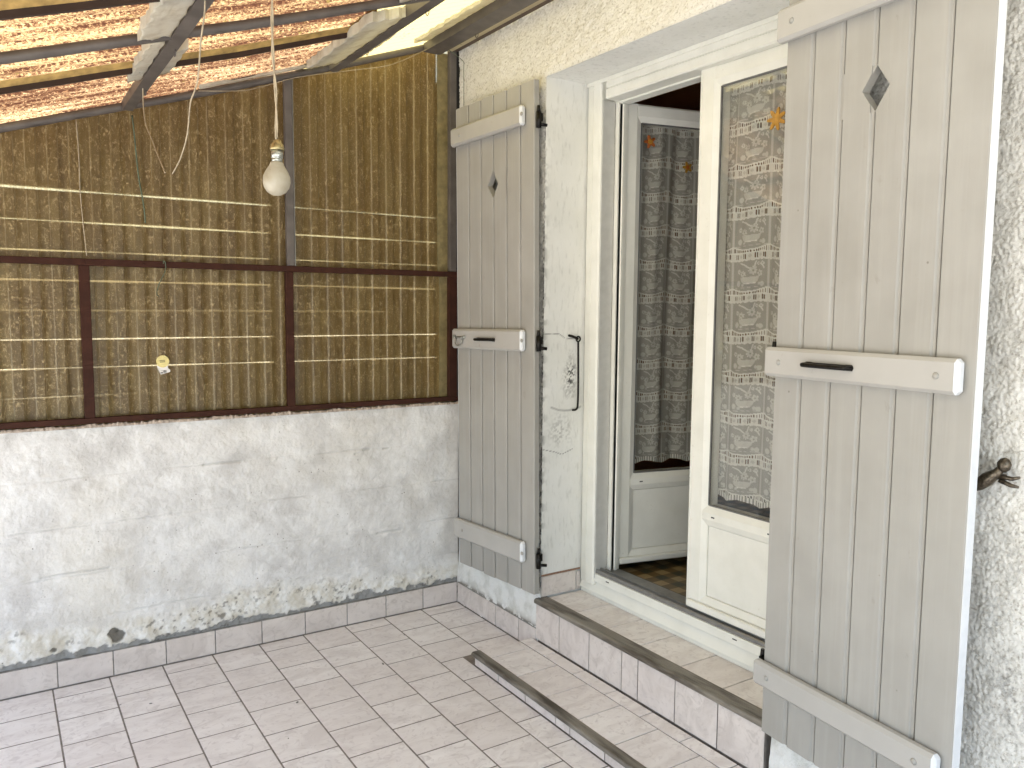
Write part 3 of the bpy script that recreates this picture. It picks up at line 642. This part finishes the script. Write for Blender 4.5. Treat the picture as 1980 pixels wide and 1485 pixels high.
# ------------------------------------------------------------------ shutters
def shutter(name, label, S, x0, y0, thv, phi, W, z0, z1, battens, groove_at, zdia, binset, hinges):
    ux = Vector((-math.sin(thv), S*math.cos(thv), 0)); nn = Vector((-math.cos(thv), -S*math.sin(thv), 0)); k = Vector((0, 0, 1))
    uxp = ux*math.cos(phi)+k*math.sin(phi); kp = -ux*math.sin(phi)+k*math.cos(phi); lx = uxp*S
    Mt = Matrix(((lx.x, nn.x, kp.x, x0), (lx.y, nn.y, kp.y, y0), (lx.z, nn.z, kp.z, 0), (0, 0, 0, 1)))
    root = empty(name, label, "shutter", mat=Mt, group="painted wooden shutters of the door")
    a = lambda t: t*S
    bm = BM(); n = 6; bw = W/n; ca = groove_at; dh, dw = .058, .040
    for i in range(n):
        a0, a1 = i*bw, (i+1)*bw
        pr = [(a0+.0008, -.027), (a0+.0008, -.003), (a0+.0035, 0), (a1-.0150, 0), (a1-.0105, -.0050), (a1-.0060, -.0050), (a1-.0035, -.0045), (a1-.0025, -.0085), (a1-.0012, -.010), (a1-.0012, -.027)]
        if i == n-1: pr = [(a0+.0008, -.027), (a0+.0008, -.003), (a0+.0035, 0), (a1-.003, 0), (a1, -.003), (a1, -.027)]
        q = [(a(p[0]), p[1]) for p in pr]; zb_, zt_ = z0+random.uniform(-.003, .003), z1+random.uniform(-.002, .002)
        if i in (2, 3):
            prism(bm, q, 'z', zb_, zdia-dh); prism(bm, q, 'z', zdia+dh, zt_)
            e0, e1 = (a0+.0008, a1-.0008)
            if i == 2:
                poly = [(e0, zdia-dh), (e1-.014, zdia-dh), (e1-.014, zdia-dh+.020), (e1-dw, zdia), (e1-.014, zdia+dh-.020), (e1-.014, zdia+dh), (e0, zdia+dh)]
                prism(bm, [(a(p[0]), p[1]) for p in poly], 'y', -.027, 0)
                for sg in (-1, 1): prism(bm, [(a(e1-.0138), zdia+sg*dh), (a(e1), zdia+sg*dh), (a(e1-.0138), zdia+sg*(dh-.020))], 'y', -.027, -.004)
            else:
                cut = a0+dw+.001; q2 = [(a(cut), -.027), (a(cut), 0)]+q[3:]
                prism(bm, q2, 'z', zdia-dh, zdia+dh)
                for sg in (-1, 1): prism(bm, [(a(e0), zdia+sg*dh), (a(cut-.0002), zdia+sg*dh), (a(cut-.0002), zdia)], 'y', -.027, 0)
        else: prism(bm, q, 'z', zb_, zt_)
    for za_, zb_ in ((z0+.004, zdia-dh), (zdia+dh, z1-.004)): box(bm, min(a(.002), a(W-.002)), max(a(.002), a(W-.002)), -.024, -.012, za_, zb_)
    for e0, e1 in ((.002, 2*bw+.01), (4*bw-.01, W-.002)): box(bm, min(a(e0), a(e1)), max(a(e0), a(e1)), -.024, -.012, zdia-dh+.0005, zdia+dh-.0005)
    bo = obj("boards", bm, WOOD, root, False)
    eb = BM(); box(eb, min(a(W+.0003), a(W+.0022)), max(a(W+.0003), a(W+.0022)), -.0268, -.001, z0+.002, z1-.002); obj("edge_strip", eb, LIT_WHITE, root, False)
    for (b0, b1) in battens:
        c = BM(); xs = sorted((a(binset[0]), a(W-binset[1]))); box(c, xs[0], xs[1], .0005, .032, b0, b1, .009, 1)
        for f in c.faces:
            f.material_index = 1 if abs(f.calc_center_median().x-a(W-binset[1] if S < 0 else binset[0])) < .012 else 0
        bt_ = obj("batten", c, [BATTEN, LIT_WHITE], root, False)
        for t in (.045, W-.075):
            bb = BM(); lathe(bb, [(.008, .0), (.0085, .002), (.006, .0045), (.002, .006)], Matrix.Translation((a(t), .031, (b0+b1)/2)) @ Matrix.Rotation(-math.pi/2, 4, 'X'), 14)
            o = obj("bolt", bb, WOOD, None, False); o.parent = bt_
    for zh in hinges:
        hb = BM(); tube(hb, [(a(-.016), -.012, zh-.045), (a(-.016), -.012, zh+.02)], .011, 12); tube(hb, [(a(-.016), -.012, zh+.02), (a(-.016), -.012, zh+.045)], [.0085, .006], 12)
        box(hb, min(a(-.016), a(.05)), max(a(-.016), a(.05)), -.034, -.027, zh-.016, zh+.016); tube(hb, [(a(-.016), -.012, zh-.03), (a(-.030), -.045, zh-.034)], .007, 8)
        obj("hinge", hb, BLACK, root, False)
    return root, a
shL, aL = shutter("wooden_shutter", "smaller greige shutter folded back against the wall next to the corner, with a ring latch", 1, -.045, -.777, .060, -.017, .603, .283, 2.476,
                  [(.418, .512), (1.346, 1.439), (2.297, 2.381)], .3015, 2.085, (.052, -.008), (.45, 1.392, 2.322))
shR, aR = shutter("wooden_shutter", "large near greige shutter hiding half of the closed door leaf, edge whitened as if lit", -1, -.052, -2.013, .104, 0, .612, .247, 2.48,
                  [(.399, .474), (1.338, 1.422), (2.280, 2.372)], .306, 2.088, (-.016, .022), (.45, 1.392))
def pull(root, x, y_, z, L, tilt, mat):
    b = BM(); pts = [(x-L/2, y_, z), (x-L/2+.004, y_+.018, z), (x-L/2+.018, y_+.024, z), (x+L/2-.018, y_+.024, z), (x+L/2-.004, y_+.018, z), (x+L/2, y_, z)]
    tube(b, spline(pts, 4), .0062, 8); box(b, x-L/2-.004, x-L/2+.020, y_-.001, y_+.004, z-.008, z+.008, .002); box(b, x+L/2-.020, x+L/2+.004, y_-.001, y_+.004, z-.008, z+.008, .002); box(b, x-L/2+.015, x+L/2-.015, y_, y_+.003, z-.007, z+.007)
    return obj("handle", b, mat, root, False)
pull(shL, .315, .032, 1.392, .135, 0, BLACK); pull(shR, -.225, .032, 1.381, .150, 0, BLACK)
b = BM(); tube(b, spline([(.505, .036, 1.398), (.510, .044, 1.372), (.525, .046, 1.362), (.545, .046, 1.362), (.558, .044, 1.372), (.562, .036, 1.398)], 5), .003, 8)
tube(b, [(.490, .036, 1.400), (.577, .036, 1.400)], .0045, 8); box(b, .486, .500, .032, .042, 1.394, 1.408, .002); box(b, .570, .584, .032, .042, 1.394, 1.410, .002); obj("ring_latch", b, ZINC, shL, False)

# ------------------------------------------------------------------ hook stay on the jamb, catch on the wall
b = BM(); yj = YO1-.012
tube(b, spline([(.194, yj, 1.385), (.196, yj, 1.30), (.198, yj, 1.18), (.197, yj, 1.105), (.193, yj, 1.088), (.180, yj-.004, 1.082), (.163, yj-.006, 1.083)], 5), .0045, 8)
tube(b, [(.194+.011*math.cos(t), yj, 1.396+.011*math.sin(t)) for t in [i*2*math.pi/14 for i in range(15)]], .0038, 8)
tube(b, spline([(.150, YO1+.004, 1.412), (.160, yj, 1.408), (.176, yj-.004, 1.402), (.188, yj-.006, 1.396)], 4), .006, 8)
tag(obj("hook_stay", b, BLACK, smooth=True), "thin black iron hook stay hanging down the white jamb of the recess", "hook")
b = BM()
P0 = Vector((-.035, -2.585, 1.105)); P1 = Vector((-.028, -2.638, 1.155)); P2 = Vector((-.028, -2.652, 1.172))
tube(b, [P0, P0.lerp(P1, .3), P0.lerp(P1, .65), P1, P2], [.006, .014, .0165, .011, .008], 12)
tube(b, [P2+Vector((0, 0, -.012)), P2+Vector((0, -.001, -.004)), P2+Vector((0, -.002, .008)), P2+Vector((0, -.003, .018)), P2+Vector((0, -.003, .022))], [.006, .0135, .0155, .010, .002], 14)
tube(b, [P0.lerp(P1, .2)+Vector((-.012, 0, .006)), P1+Vector((-.01, 0, .0))], .003, 6); tube(b, [P0.lerp(P1, .15)+Vector((-.012, .006, -.006)), P1+Vector((-.011, .002, -.01))], .003, 6)
tube(b, [P1+Vector((.004, -.004, -.008)), P1+Vector((.012, -.030, -.010)), P1+Vector((.014, -.045, -.004))], [.006, .005, .003], 8)
tube(b, [P1+Vector((.004, -.004, -.016)), P1+Vector((.012, -.028, -.026)), P1+Vector((.012, -.044, -.027))], [.006, .005, .003], 8)
tube(b, [P1+Vector((.0, 0, -.01)), P1+Vector((.055, 0, -.012))], .006, 8)
tag(obj("shutter_catch", b, BRONZE, smooth=True), "small tarnished bronze catch with a round head, holding the large shutter against the roughcast", "catch")

# ------------------------------------------------------------------ roof
XS = [-3.15, -2.6, -1.9229, -1.4805, -1.2231, -.617, -.1113, .3]; ZS = [1.765, 1.945, 2.1622, 2.3066, 2.3877, 2.5983, 2.7797, 2.925]
zc = lambda x: float(np.interp(x, XS, ZS))
roof = empty("patio_roof", "sloping lean-to roof of dirty translucent corrugated sheets on grey steel tubes", "roof", (-1.5, -2.2, 2.2))
def corr(name, mat, x0, x1, y0, y1, lift, ph=0., th_=.0):
    pitch, amp = .0762, .0085; ys = []; k = math.floor(y1/pitch)-1; prof = [(0, -1), (.30, -1), (.40, 1), (.70, 1), (.80, -1)]
    yv = []; base = math.floor(y0/pitch)*pitch
    while base < y1+pitch:
        for (t, s) in prof: yv.append((base+t*pitch+ph, s))
        base += pitch
    yv = [(q, s) for q, s in yv if y0 <= q <= y1]; Yv = np.array([q for q, _ in yv]); S_ = np.array([s for _, s in yv], float)
    xv = np.unique(np.concatenate([np.linspace(x0, x1, 24), [q for q in XS if x0 < q < x1]]))
    Xg, Yg = np.meshgrid(xv, Yv, indexing='ij'); Zg = np.interp(Xg, XS, ZS)+.046+lift+amp*S_[None, :]+.003*(fbm(Xg, Yg, .6, 2, 5)-.5)
    o = grid(name, np.stack([Xg, Yg, Zg], -1), mat, dict(rib=np.broadcast_to((S_[None, :]+1)/2, Xg.shape)), parent=roof, smooth=False)
    return o
corr("roof_sheet", ROOF_A, -3.15, -.755, -.585, .50, .0)
corr("roof_sheet", ROOF_M, -3.15, -.755, -1.365, -.560, .010, .02)
corr("roof_sheet", ROOF_M, -3.15, -.755, -2.02, -1.335, .004, .01)
corr("roof_sheet", ROOF_FILL, -3.15, -.755, -4.5, -1.99, .012)  # unseen sheet, pale tone made up to give neutral light from above
corr("roof_sheet", ROOF_B, -.80, .012, -1.05, .50, .019, .03)
corr("roof_sheet", ROOF_B, -.80, .012, -1.7, -1.0, .025, .01)
corr("roof_sheet", ROOF_FILL, -.80, .012, -4.5, -1.68, .025, .01)  # same added pale tone for fill light, out of view
# lap edges: lit ochre underside and dark overlap shadow, both painted as colour
LAP = m_plain("ochre_lap_edge", (.50, .33, .11), .8, var=.5, scale=25)
b = BM()
for yl in (-.585, -1.365):
    xl = np.linspace(-3.15, -.76, 22)
    for xa, xb in zip(xl[:-1], xl[1:]):
        q = [(-.034, .042), (-.006, .027), (-.004, .010), (.006, .009), (.018, .012), (.018, .042)]
        for i in range(len(q)-1):
            f = b.faces.new([b.verts.new((x, yl+q[j][0]+.002*math.sin(x*31), zc(x)+q[j][1])) for x, j in ((xa, i), (xb, i), (xb, i+1), (xa, i+1))]); f.material_index = 0 if i == 0 else 1
obj("lap_edge", b, [LAP, m_plain("dark_lap_shadow", (.035, .018, .010), .9)], roof)
def slope_tube(y, r, lift, name):
    b = BM(); tube(b, [(x, y, zc(x)+lift) for x in np.linspace(-3.15, -.02, 18)], r, 12); return obj(name, b, STEEL, roof)
slope_tube(.030, .016, .016, "rafter"); slope_tube(-.995, .0155, .0155, "rafter"); slope_tube(-2.03, .0155, .0155, "rafter"); slope_tube(-3.05, .0155, .0155, "rafter"); slope_tube(-4.1, .0155, .0155, "rafter")
def purlin(x0, x1, zb, h_, y0=-4.5, y1=.02):
    b = BM(); prism(b, [(x0, zb), (x1, zb), (x1, zb+.004), (x0+.004, zb+.004), (x0+.004, zb+h_), (x0, zb+h_)][::-1], 'y', y0, y1); return b
for xa, xb, z_, hh_ in ((-1.508, -1.470, zc(-1.49)-.004, .038), (-.655, -.615, zc(-.635)-.006, .045), (-2.32, -2.28, zc(-2.3)-.004, .038), (-3.1, -3.06, zc(-3.08)-.004, .038), (-.178, -.090, 2.752, .04)):
    b = purlin(xa, xb, z_, hh_)
    for yh in np.arange(-.35, -4.4, -.55): tube(b, [(xb-.008, yh+.012*math.cos(t), z_-.006+.012*math.sin(t)) for t in [math.pi*q/8 for q in range(-9, 2)]], .0018, 5)
    obj("purlin", b, STEEL, roof)
b = BM(); box(b, -.028, .010, -4.5, .02, 2.784, 2.789); box(b, -.028, -.024, -4.5, .02, 2.789, 2.80); obj("wall_angle", b, m_plain("brown_steel", (.09, .06, .045), .6), roof)
b = BM(); box(b, -.0885, -.0285, -4.5, .02, 2.776, 2.778); obj("light_strip", b, m_roof("white_plastic_strip", -1.2, (.62, .60, .58)), roof)
def foam(x0, x1, y0, y1, dz0, dz1, seed):
    n1, n2 = 14, max(8, int((y1-y0)/.02)); b = BM(); rs = np.random.RandomState(seed); vt = {}
    for k, dz in ((0, dz0), (1, dz1)):
        for i in range(n1):
            for j in range(n2):
                x = x0+(x1-x0)*i/(n1-1); y_ = y0+(y1-y0)*j/(n2-1); ed = min(i, n1-1-i)/3
                wob_ = .004*math.sin(y_*41+seed)+.003*math.sin(y_*97+seed)
                xx_ = x+(wob_ if i in (0, 1) else 0)+(.002*math.sin(y_*60) if i == n1-1 else 0)
                z_ = zc(x)+dz+(.003*math.sin(y_*82) if k else 0)+rs.uniform(-.0015, .0015)
                vt[k, i, j] = b.verts.new((xx_, y_+(.01*math.sin(x*120) if j in (0, n2-1) else 0), z_))
    for k in (0, 1):
        for i in range(n1-1):
            for j in range(n2-1): b.faces.new((vt[k, i, j], vt[k, i+1, j], vt[k, i+1, j+1], vt[k, i, j+1])).smooth = True
    for i in range(n1-1):
        for j in (0, n2-1): b.faces.new((vt[0, i, j], vt[0, i+1, j], vt[1, i+1, j], vt[1, i, j]))
    for j in range(n2-1):
        for i in (0, n1-1): b.faces.new((vt[0, i, j], vt[0, i, j+1], vt[1, i, j+1], vt[1, i, j]))
    return obj("foam_filler", b, FOAM, roof)
foam(-1.600, -1.512, -1.55, -1.02, .004, .036, 1); foam(-1.556, -1.512, -.955, -.46, .008, .036, 2); foam(-1.466, -1.425, -.82, -.50, .008, .034, 3)
foam(-.800, -.660, -.80, -.12, .004, .040, 4); foam(-.61, -.54, -.45, -.10, .012, .036, 5); foam(-.80, -.66, -1.6, -1.02, .004, .04, 6); foam(-1.22, -.62, -.022, .005, .030, .044, 7)
foam(-.26, -.182, -1.2, -.05, .034, .05, 8)

# ------------------------------------------------------------------ corrugated side screen
scr = empty("side_screen", "brown see-through corrugated screen in a steel frame, standing on the block wall", "screen", (-1.3, .04, 1.05))
def post(x0, x1, z0, z1, mat, y0=.008, y1=.036):
    b = BM(); box(b, x0, x1, y0, y1, z0, z1, .0015); obj("post", b, mat, scr)
    return
b = BM(); box(b, -3.15, .012, .004, .036, 1.6835, 1.7095, .0015)
for x in (-1.66, -1.45, -1.25, -.99, -.70, -.46, -.30): lathe(b, [(.004, 0), (.003, .003)], Matrix.Translation((x, .004, 1.697)) @ Matrix.Rotation(math.pi/2, 4, 'X'), 8)
obj("transom", b, RUST, scr)
b = BM(); box(b, -3.15, .010, .010, .034, 1.0565, 1.0790, .001); obj("bottom_rail", b, RUST, scr)
for x0, x1 in ((-1.6845, -1.6475), (-.8680, -.8350), (-.0420, .0), (-2.52, -2.485)):
    post(x0, x1, 1.0795, 1.683, RUST)
for x0, x1 in ((-.8600, -.8270), (-.0395, -.003), (-2.52, -2.485)): post(x0, x1, 1.710, zc((x0+x1)/2)-.001, STEEL)
b = BM(); box(b, -.8245, -.8215, .012, .030, 1.71, zc(-.82)); obj("edge_strip", b, ALU, scr)
b = BM(); box(b, .0005, .030, .020, .060, 1.045, 2.80); obj("corner_gap_filler", b, SHADOW_GAP, scr)  # near-black box added to stop the light leak and read as shaded gap
b = BM(); box(b, -.095, .0, .038, .0405, 1.712, 2.77); box(b, -.085, .0, .038, .0405, 1.0445, 1.682); obj("flat_strip", b, m_plain("pale_olive_strip", (.25, .20, .09), .5, var=.4), scr)
def vsheet(x0, x1, z0, ztop):
    pitch, amp = .0742, .0019; xv = []; base = math.floor(x0/pitch)*pitch
    while base < x1+pitch:
        for t, s in ((0, -1), (.07, -1), (.10, -.1), (.13, 1), (.2, 1), (.5, 1), (.57, 1), (.60, -.1), (.63, -1), (.9, -1)): xv.append((base+t*pitch, s))
        base += pitch
    xv = [(q, s) for q, s in xv if x0 <= q <= x1]; xa = np.array([q for q, _ in xv]); s = np.array([k for _, k in xv], float)
    t = np.linspace(0, 1, 12); Xg, T = np.meshgrid(xa, t, indexing='ij'); top = ztop(xa)[:, None] if callable(ztop) else ztop
    Zg = z0+(top-z0)*T; Yg = .052-amp*s[:, None]+.004*(fbm(Xg, Zg, .5, 2, 8)-.5)
    ribm = np.clip(1-np.abs(s), 0, 1)[:, None]+np.zeros_like(Xg)
    grid("corrugated_sheet", np.stack([Xg, Yg, Zg], -1), SHEET, dict(rib=np.clip(ribm*1.2, 0, 1)), parent=scr)
top_ = lambda xa: np.interp(xa, XS, ZS)+.030
for (x0, x1) in ((-3.14, -2.50), (-2.50, -.845), (-.840, .028)): vsheet(x0, x1, 1.700, top_)
for (x0, x1) in ((-3.14, -2.50), (-2.50, -1.666), (-1.664, -.852), (-.850, .028)): vsheet(x0, x1, 1.046, 1.695)
# flat smooth overlapping strips near posts
# crumbling mortar bed
b = BM(); rs = np.random.RandomState(4)
n = 420; xs_ = np.linspace(-3.15, .008, n); V = []
for i, x in enumerate(xs_):
    q = .5+.5*math.sin(x*37)*math.sin(x*11+2)+rs.uniform(-.35, .35); zt = 1.0475+.007*max(q, 0)+(.004 if rs.rand() > .9 else 0); yf = .0065-.006*rs.rand()
    V.append([b.verts.new((x, yf, 1.0405)), b.verts.new((x, yf-.001+.002*rs.rand(), (1.041+zt)/2)), b.verts.new((x, yf+.004, zt)), b.verts.new((x, .034, zt))])
for A, B_ in zip(V[:-1], V[1:]):
    for k in range(3): b.faces.new((A[k], A[k+1], B_[k+1], B_[k]))
obj("mortar_bed", b, MORTAR, scr)

# ------------------------------------------------------------------ slatted fence behind the screen
fence = empty("slat_fence", "horizontal board fence glowing in thin lines through the corrugated screen", "fence", (-1.5, .17, -.15))
lines = [(1.155, .0015, .001), (1.2725, .0035, .002), (1.390, .003, .0035), (1.507, .0045, .0025), (1.6255, .0065, .005), (1.744, .004, .0035), (1.862, .0055, .0035), (1.985, .006, .003), (2.108, .0045, .002)]
b = BM(); FX0, FX1 = -3.6, -.045
prev = None; xw = np.linspace(FX0, FX1, 90)
edge0 = [(x, -.15) for x in xw]
for li, (l, g0, g1) in enumerate(lines):
    gp = np.interp(xw, (-2.2, FX1), (g0*1.45, g1*1.1))*(.45+1.1*vn(xw, xw*0, .22, 300+li)); base = l+.003*(vn(xw, xw*0, .9, 400+li)-.5)
    prism(b, edge0+[(x, z) for x, z in zip(xw, base-gp/2)][::-1], 'y', .150, .165); edge0 = [(x, z) for x, z in zip(xw, base+gp/2)]
prev = (edge0[0][1], edge0[-1][1])
prism(b, [(FX0, prev[0]), (FX1, prev[1]), (FX1, l-g1/2), (FX0, l-g0/2)], 'y', .150, .165); prev = (l+g0/2, l+g1/2)
prism(b, [(FX0, prev[0]), (FX1, prev[1]), (FX1, zc(FX1)+.02), (-1.2, zc(-1.2)+.02), (-2.0, zc(-2.0)+.02), (-2.06, 2.135), (FX0, 2.14)], 'y', .150, .165)
box(b, FX1+.0005, .012, .150, .165, -.15, 2.66)
obj("boards", b, SLAT, fence)
for x in (-3.4, -2.55, -.84): 
    b = BM(); box(b, x-.045, x+.03, .1705, .23, -.15, min(2.84, zc(x)-.02)); obj("post", b, SLAT, fence)

# ------------------------------------------------------------------ pendant bulb
pb = empty("pendant_bulb", "dusty frosted light bulb hanging from its cord under the roof", "light bulb", (-1.447, -1.795, 1.88))
b = BM(); A = Vector((-1.4445, -1.795, 1.887)); B0 = Vector((-1.4435, -1.775, 2.36))
pts = [B0]+[B0.lerp(A, t)+Vector((.003*math.sin(t*9), .002*math.cos(t*7), 0)) for t in (.2, .4, .6, .8)]+[A]
for s in (-1, 1): tube(b, [Vector(p)+Vector((.0017*s*math.cos(i*.5), .0017*s*math.sin(i*.5), 0)) for i, p in enumerate(spline(pts, 8))], .0019, 6)
obj("cord", b, CORD, pb)
MB_ = Matrix.Translation((-1.4455, -1.795, 1.80)) @ Matrix.Rotation(R(2.5), 4, 'Y') @ Matrix.Rotation(R(-1.5), 4, 'X')
b = BM(); lathe(b, [(.004, .090), (.008, .088), (.009, .083), (.0135, .079), (.0140, .074), (.0150, .073), (.0155, .0700), (.0150, .0670), (.0130, .0665)][::-1], MB_, 24); obj("socket_cap", b, BRASS, pb)
b = BM(); lathe(b, [(.0112, .0410), (.0114, .0480), (.0105, .0490), (.0125, .0500), (.0128, .0660)], MB_, 24); obj("bulb_collar", b, ZINC, pb)
b = BM(); prof = [(.0005, -.031), (.010, -.0295), (.020, -.0235), (.027, -.013), (.0295, -.001), (.0285, .010), (.0245, .0200), (.0190, .0290), (.0155, .0350), (.0140, .0400), (.0118, .0418)]
lathe(b, prof, MB_, 32); obj("bulb", b, OPAL, pb)

# ------------------------------------------------------------------ loose wires and cords
def wire(name, pts, r, mat, label, cat="wire", group=None):
    b = BM(); tube(b, spline(pts, 6), r, 6); return tag(obj(name, b, mat), label, cat, group)
wire("loose_wire", [(-1.49, -.380, 2.335), (-1.49, -.372, 2.248), (-1.492, -.423, 2.166), (-1.49, -.52, 2.10), (-1.488, -.58, 2.052), (-1.49, -.70, 1.985), (-1.49, -.745, 1.955)], .0022, CORD, "stiff bare wire bent towards the longer one, hanging from the second purlin near the screen", group="loose wires under the roof")
wire("loose_wire", [(-1.49, -1.372, 2.315), (-1.49, -1.354, 2.267), (-1.492, -1.317, 2.213), (-1.49, -1.263, 2.134), (-1.488, -1.20, 2.11), (-1.49, -1.158, 2.088), (-1.49, -1.105, 2.013), (-1.49, -1.02, 1.97), (-1.49, -.968, 1.954), (-1.49, -.87, 1.935)], .0022, CORD, "longer loose wire dangling from the steel roof frame towards the bulb side", group="loose wires under the roof")
wire("thin_cord", [(-1.223, -.005, 2.41), (-1.05, -.012, 2.435), (-.95, -.012, 2.47), (-.80, -.012, 2.53), (-.55, -.012, 2.60), (-.35, -.012, 2.66), (-.12, -.012, 2.79)], .0016, CORD, "thin sagging cord strung along the top rail of the screen", "cord")
wire("hanging_cord", [(-1.475, .002, 2.28), (-1.470, -.004, 2.20), (-1.46, .0, 2.05), (-1.445, -.004, 1.93), (-1.44, .0, 1.86)], .003, GREENC, "dark green cord hanging in front of the upper screen", "cord")
wire("hanging_cord", [(-1.672, .012, 2.24), (-1.668, .010, 2.1), (-1.668, .010, 1.95), (-1.655, .010, 1.72)], .0022, CORD, "pale straight cord hanging down the upper screen next to the board end", "cord")
wire("hanging_cord", [(-1.378, -.002, 1.70), (-1.375, -.006, 1.712), (-1.370, -.004, 1.70), (-1.372, -.004, 1.67), (-1.395, -.002, 1.62), (-1.405, .006, 1.58), (-1.398, .008, 1.565)], .0020, GREENC, "short bent wire hooked over the brown transom", "wire")
wire("wall_string", [(-.085, -.03, 2.775), (-.03, -.04, 2.745), (.001, -.055, 2.715), (.001, -.056, 2.68), (.002, -.056, 2.4)], .0014, GREENC, "thin string running down the roughcast in the corner above the smaller shutter", "cord")

# ------------------------------------------------------------------ sticker on the screen
b = BM(); yS = .0365
pts = [(-1.3845+.0255*math.cos(t), 1.2965+.0255*math.sin(t)) for t in [k*2*math.pi/28 for k in range(28)]]
prism(b, [(-1.409, 1.279), (-1.3975, 1.2425), (-1.360, 1.2495), (-1.358, 1.259), (-1.366, 1.265), (-1.367, 1.280)], 'y', yS-.0004, yS+.0006, 0)
prism(b, pts, 'y', yS-.0012, yS-.0005, 1)
for r_, z_ in ((1.3005, 0), (1.2945, 1)):
    for k in range(5): box(b, -1.3955+k*.0042, -1.3955+k*.0042+.0028, yS-.0018, yS-.0013, r_-.0015, r_+.0015, mi=2)
for k in range(7): box(b, -1.386+k*.0018, -1.386+k*.0018+.0009, yS-.0012, yS-.0005, 1.2490, 1.2590, mi=2)
for k in range(2): box(b, -1.397+k*.0048, -1.3935+k*.0048, yS-.0012, yS-.0005, 1.2470, 1.2520, mi=2)
box(b, -1.3955, -1.380, yS-.0012, yS-.0005, 1.2575, 1.2582, mi=2)
bmesh.ops.rotate(b, verts=b.verts[:], cent=(-1.38, yS, 1.27), matrix=Matrix.Rotation(R(-4), 3, 'Y'))
tag(obj("price_sticker", b, [PAPER, YELLOW, INK]), "round yellow sticker with a white barcode tab stuck on the lower screen", "sticker")
# small crumbs and dead leaves on the floor
rs = random.Random(3)
LB = ['dark crumb lying mid floor, furthest from both walls', 'small crumb on the tiles below the dark hole of the block wall', 'crumb lying close against the baseboard of the block wall', 'dark crumb nearest the far end of the lower step', 'tiny crumb near the corner where both baseboards meet', 'crumb lying nearest the viewer on the open floor', 'crumb beside the joint line nearest the dark hole, second of that pair']
for i, (x, y_, s) in enumerate(((-1.05, -.62, .007), (-1.53, -.33, .005), (-1.30, -.10, .004), (-.63, -.48, .007), (-.42, -.25, .004), (-1.16, -.86, .004), (-1.63, -.28, .004))):
    b = BM(); t = bmesh.new(); bmesh.ops.create_icosphere(t, subdivisions=1, radius=s)
    for v in t.verts: v.co = Vector((v.co.x*rs.uniform(.8, 1.6), v.co.y*rs.uniform(.5, 1), v.co.z*.35))
    join(b, t, 0, Matrix.Translation((x, y_, .0018)) @ Matrix.Rotation(rs.uniform(0, 3), 4, 'Z'))
    tag(obj("crumb", b, CEMENT), LB[i], "debris", "crumbs on the floor")
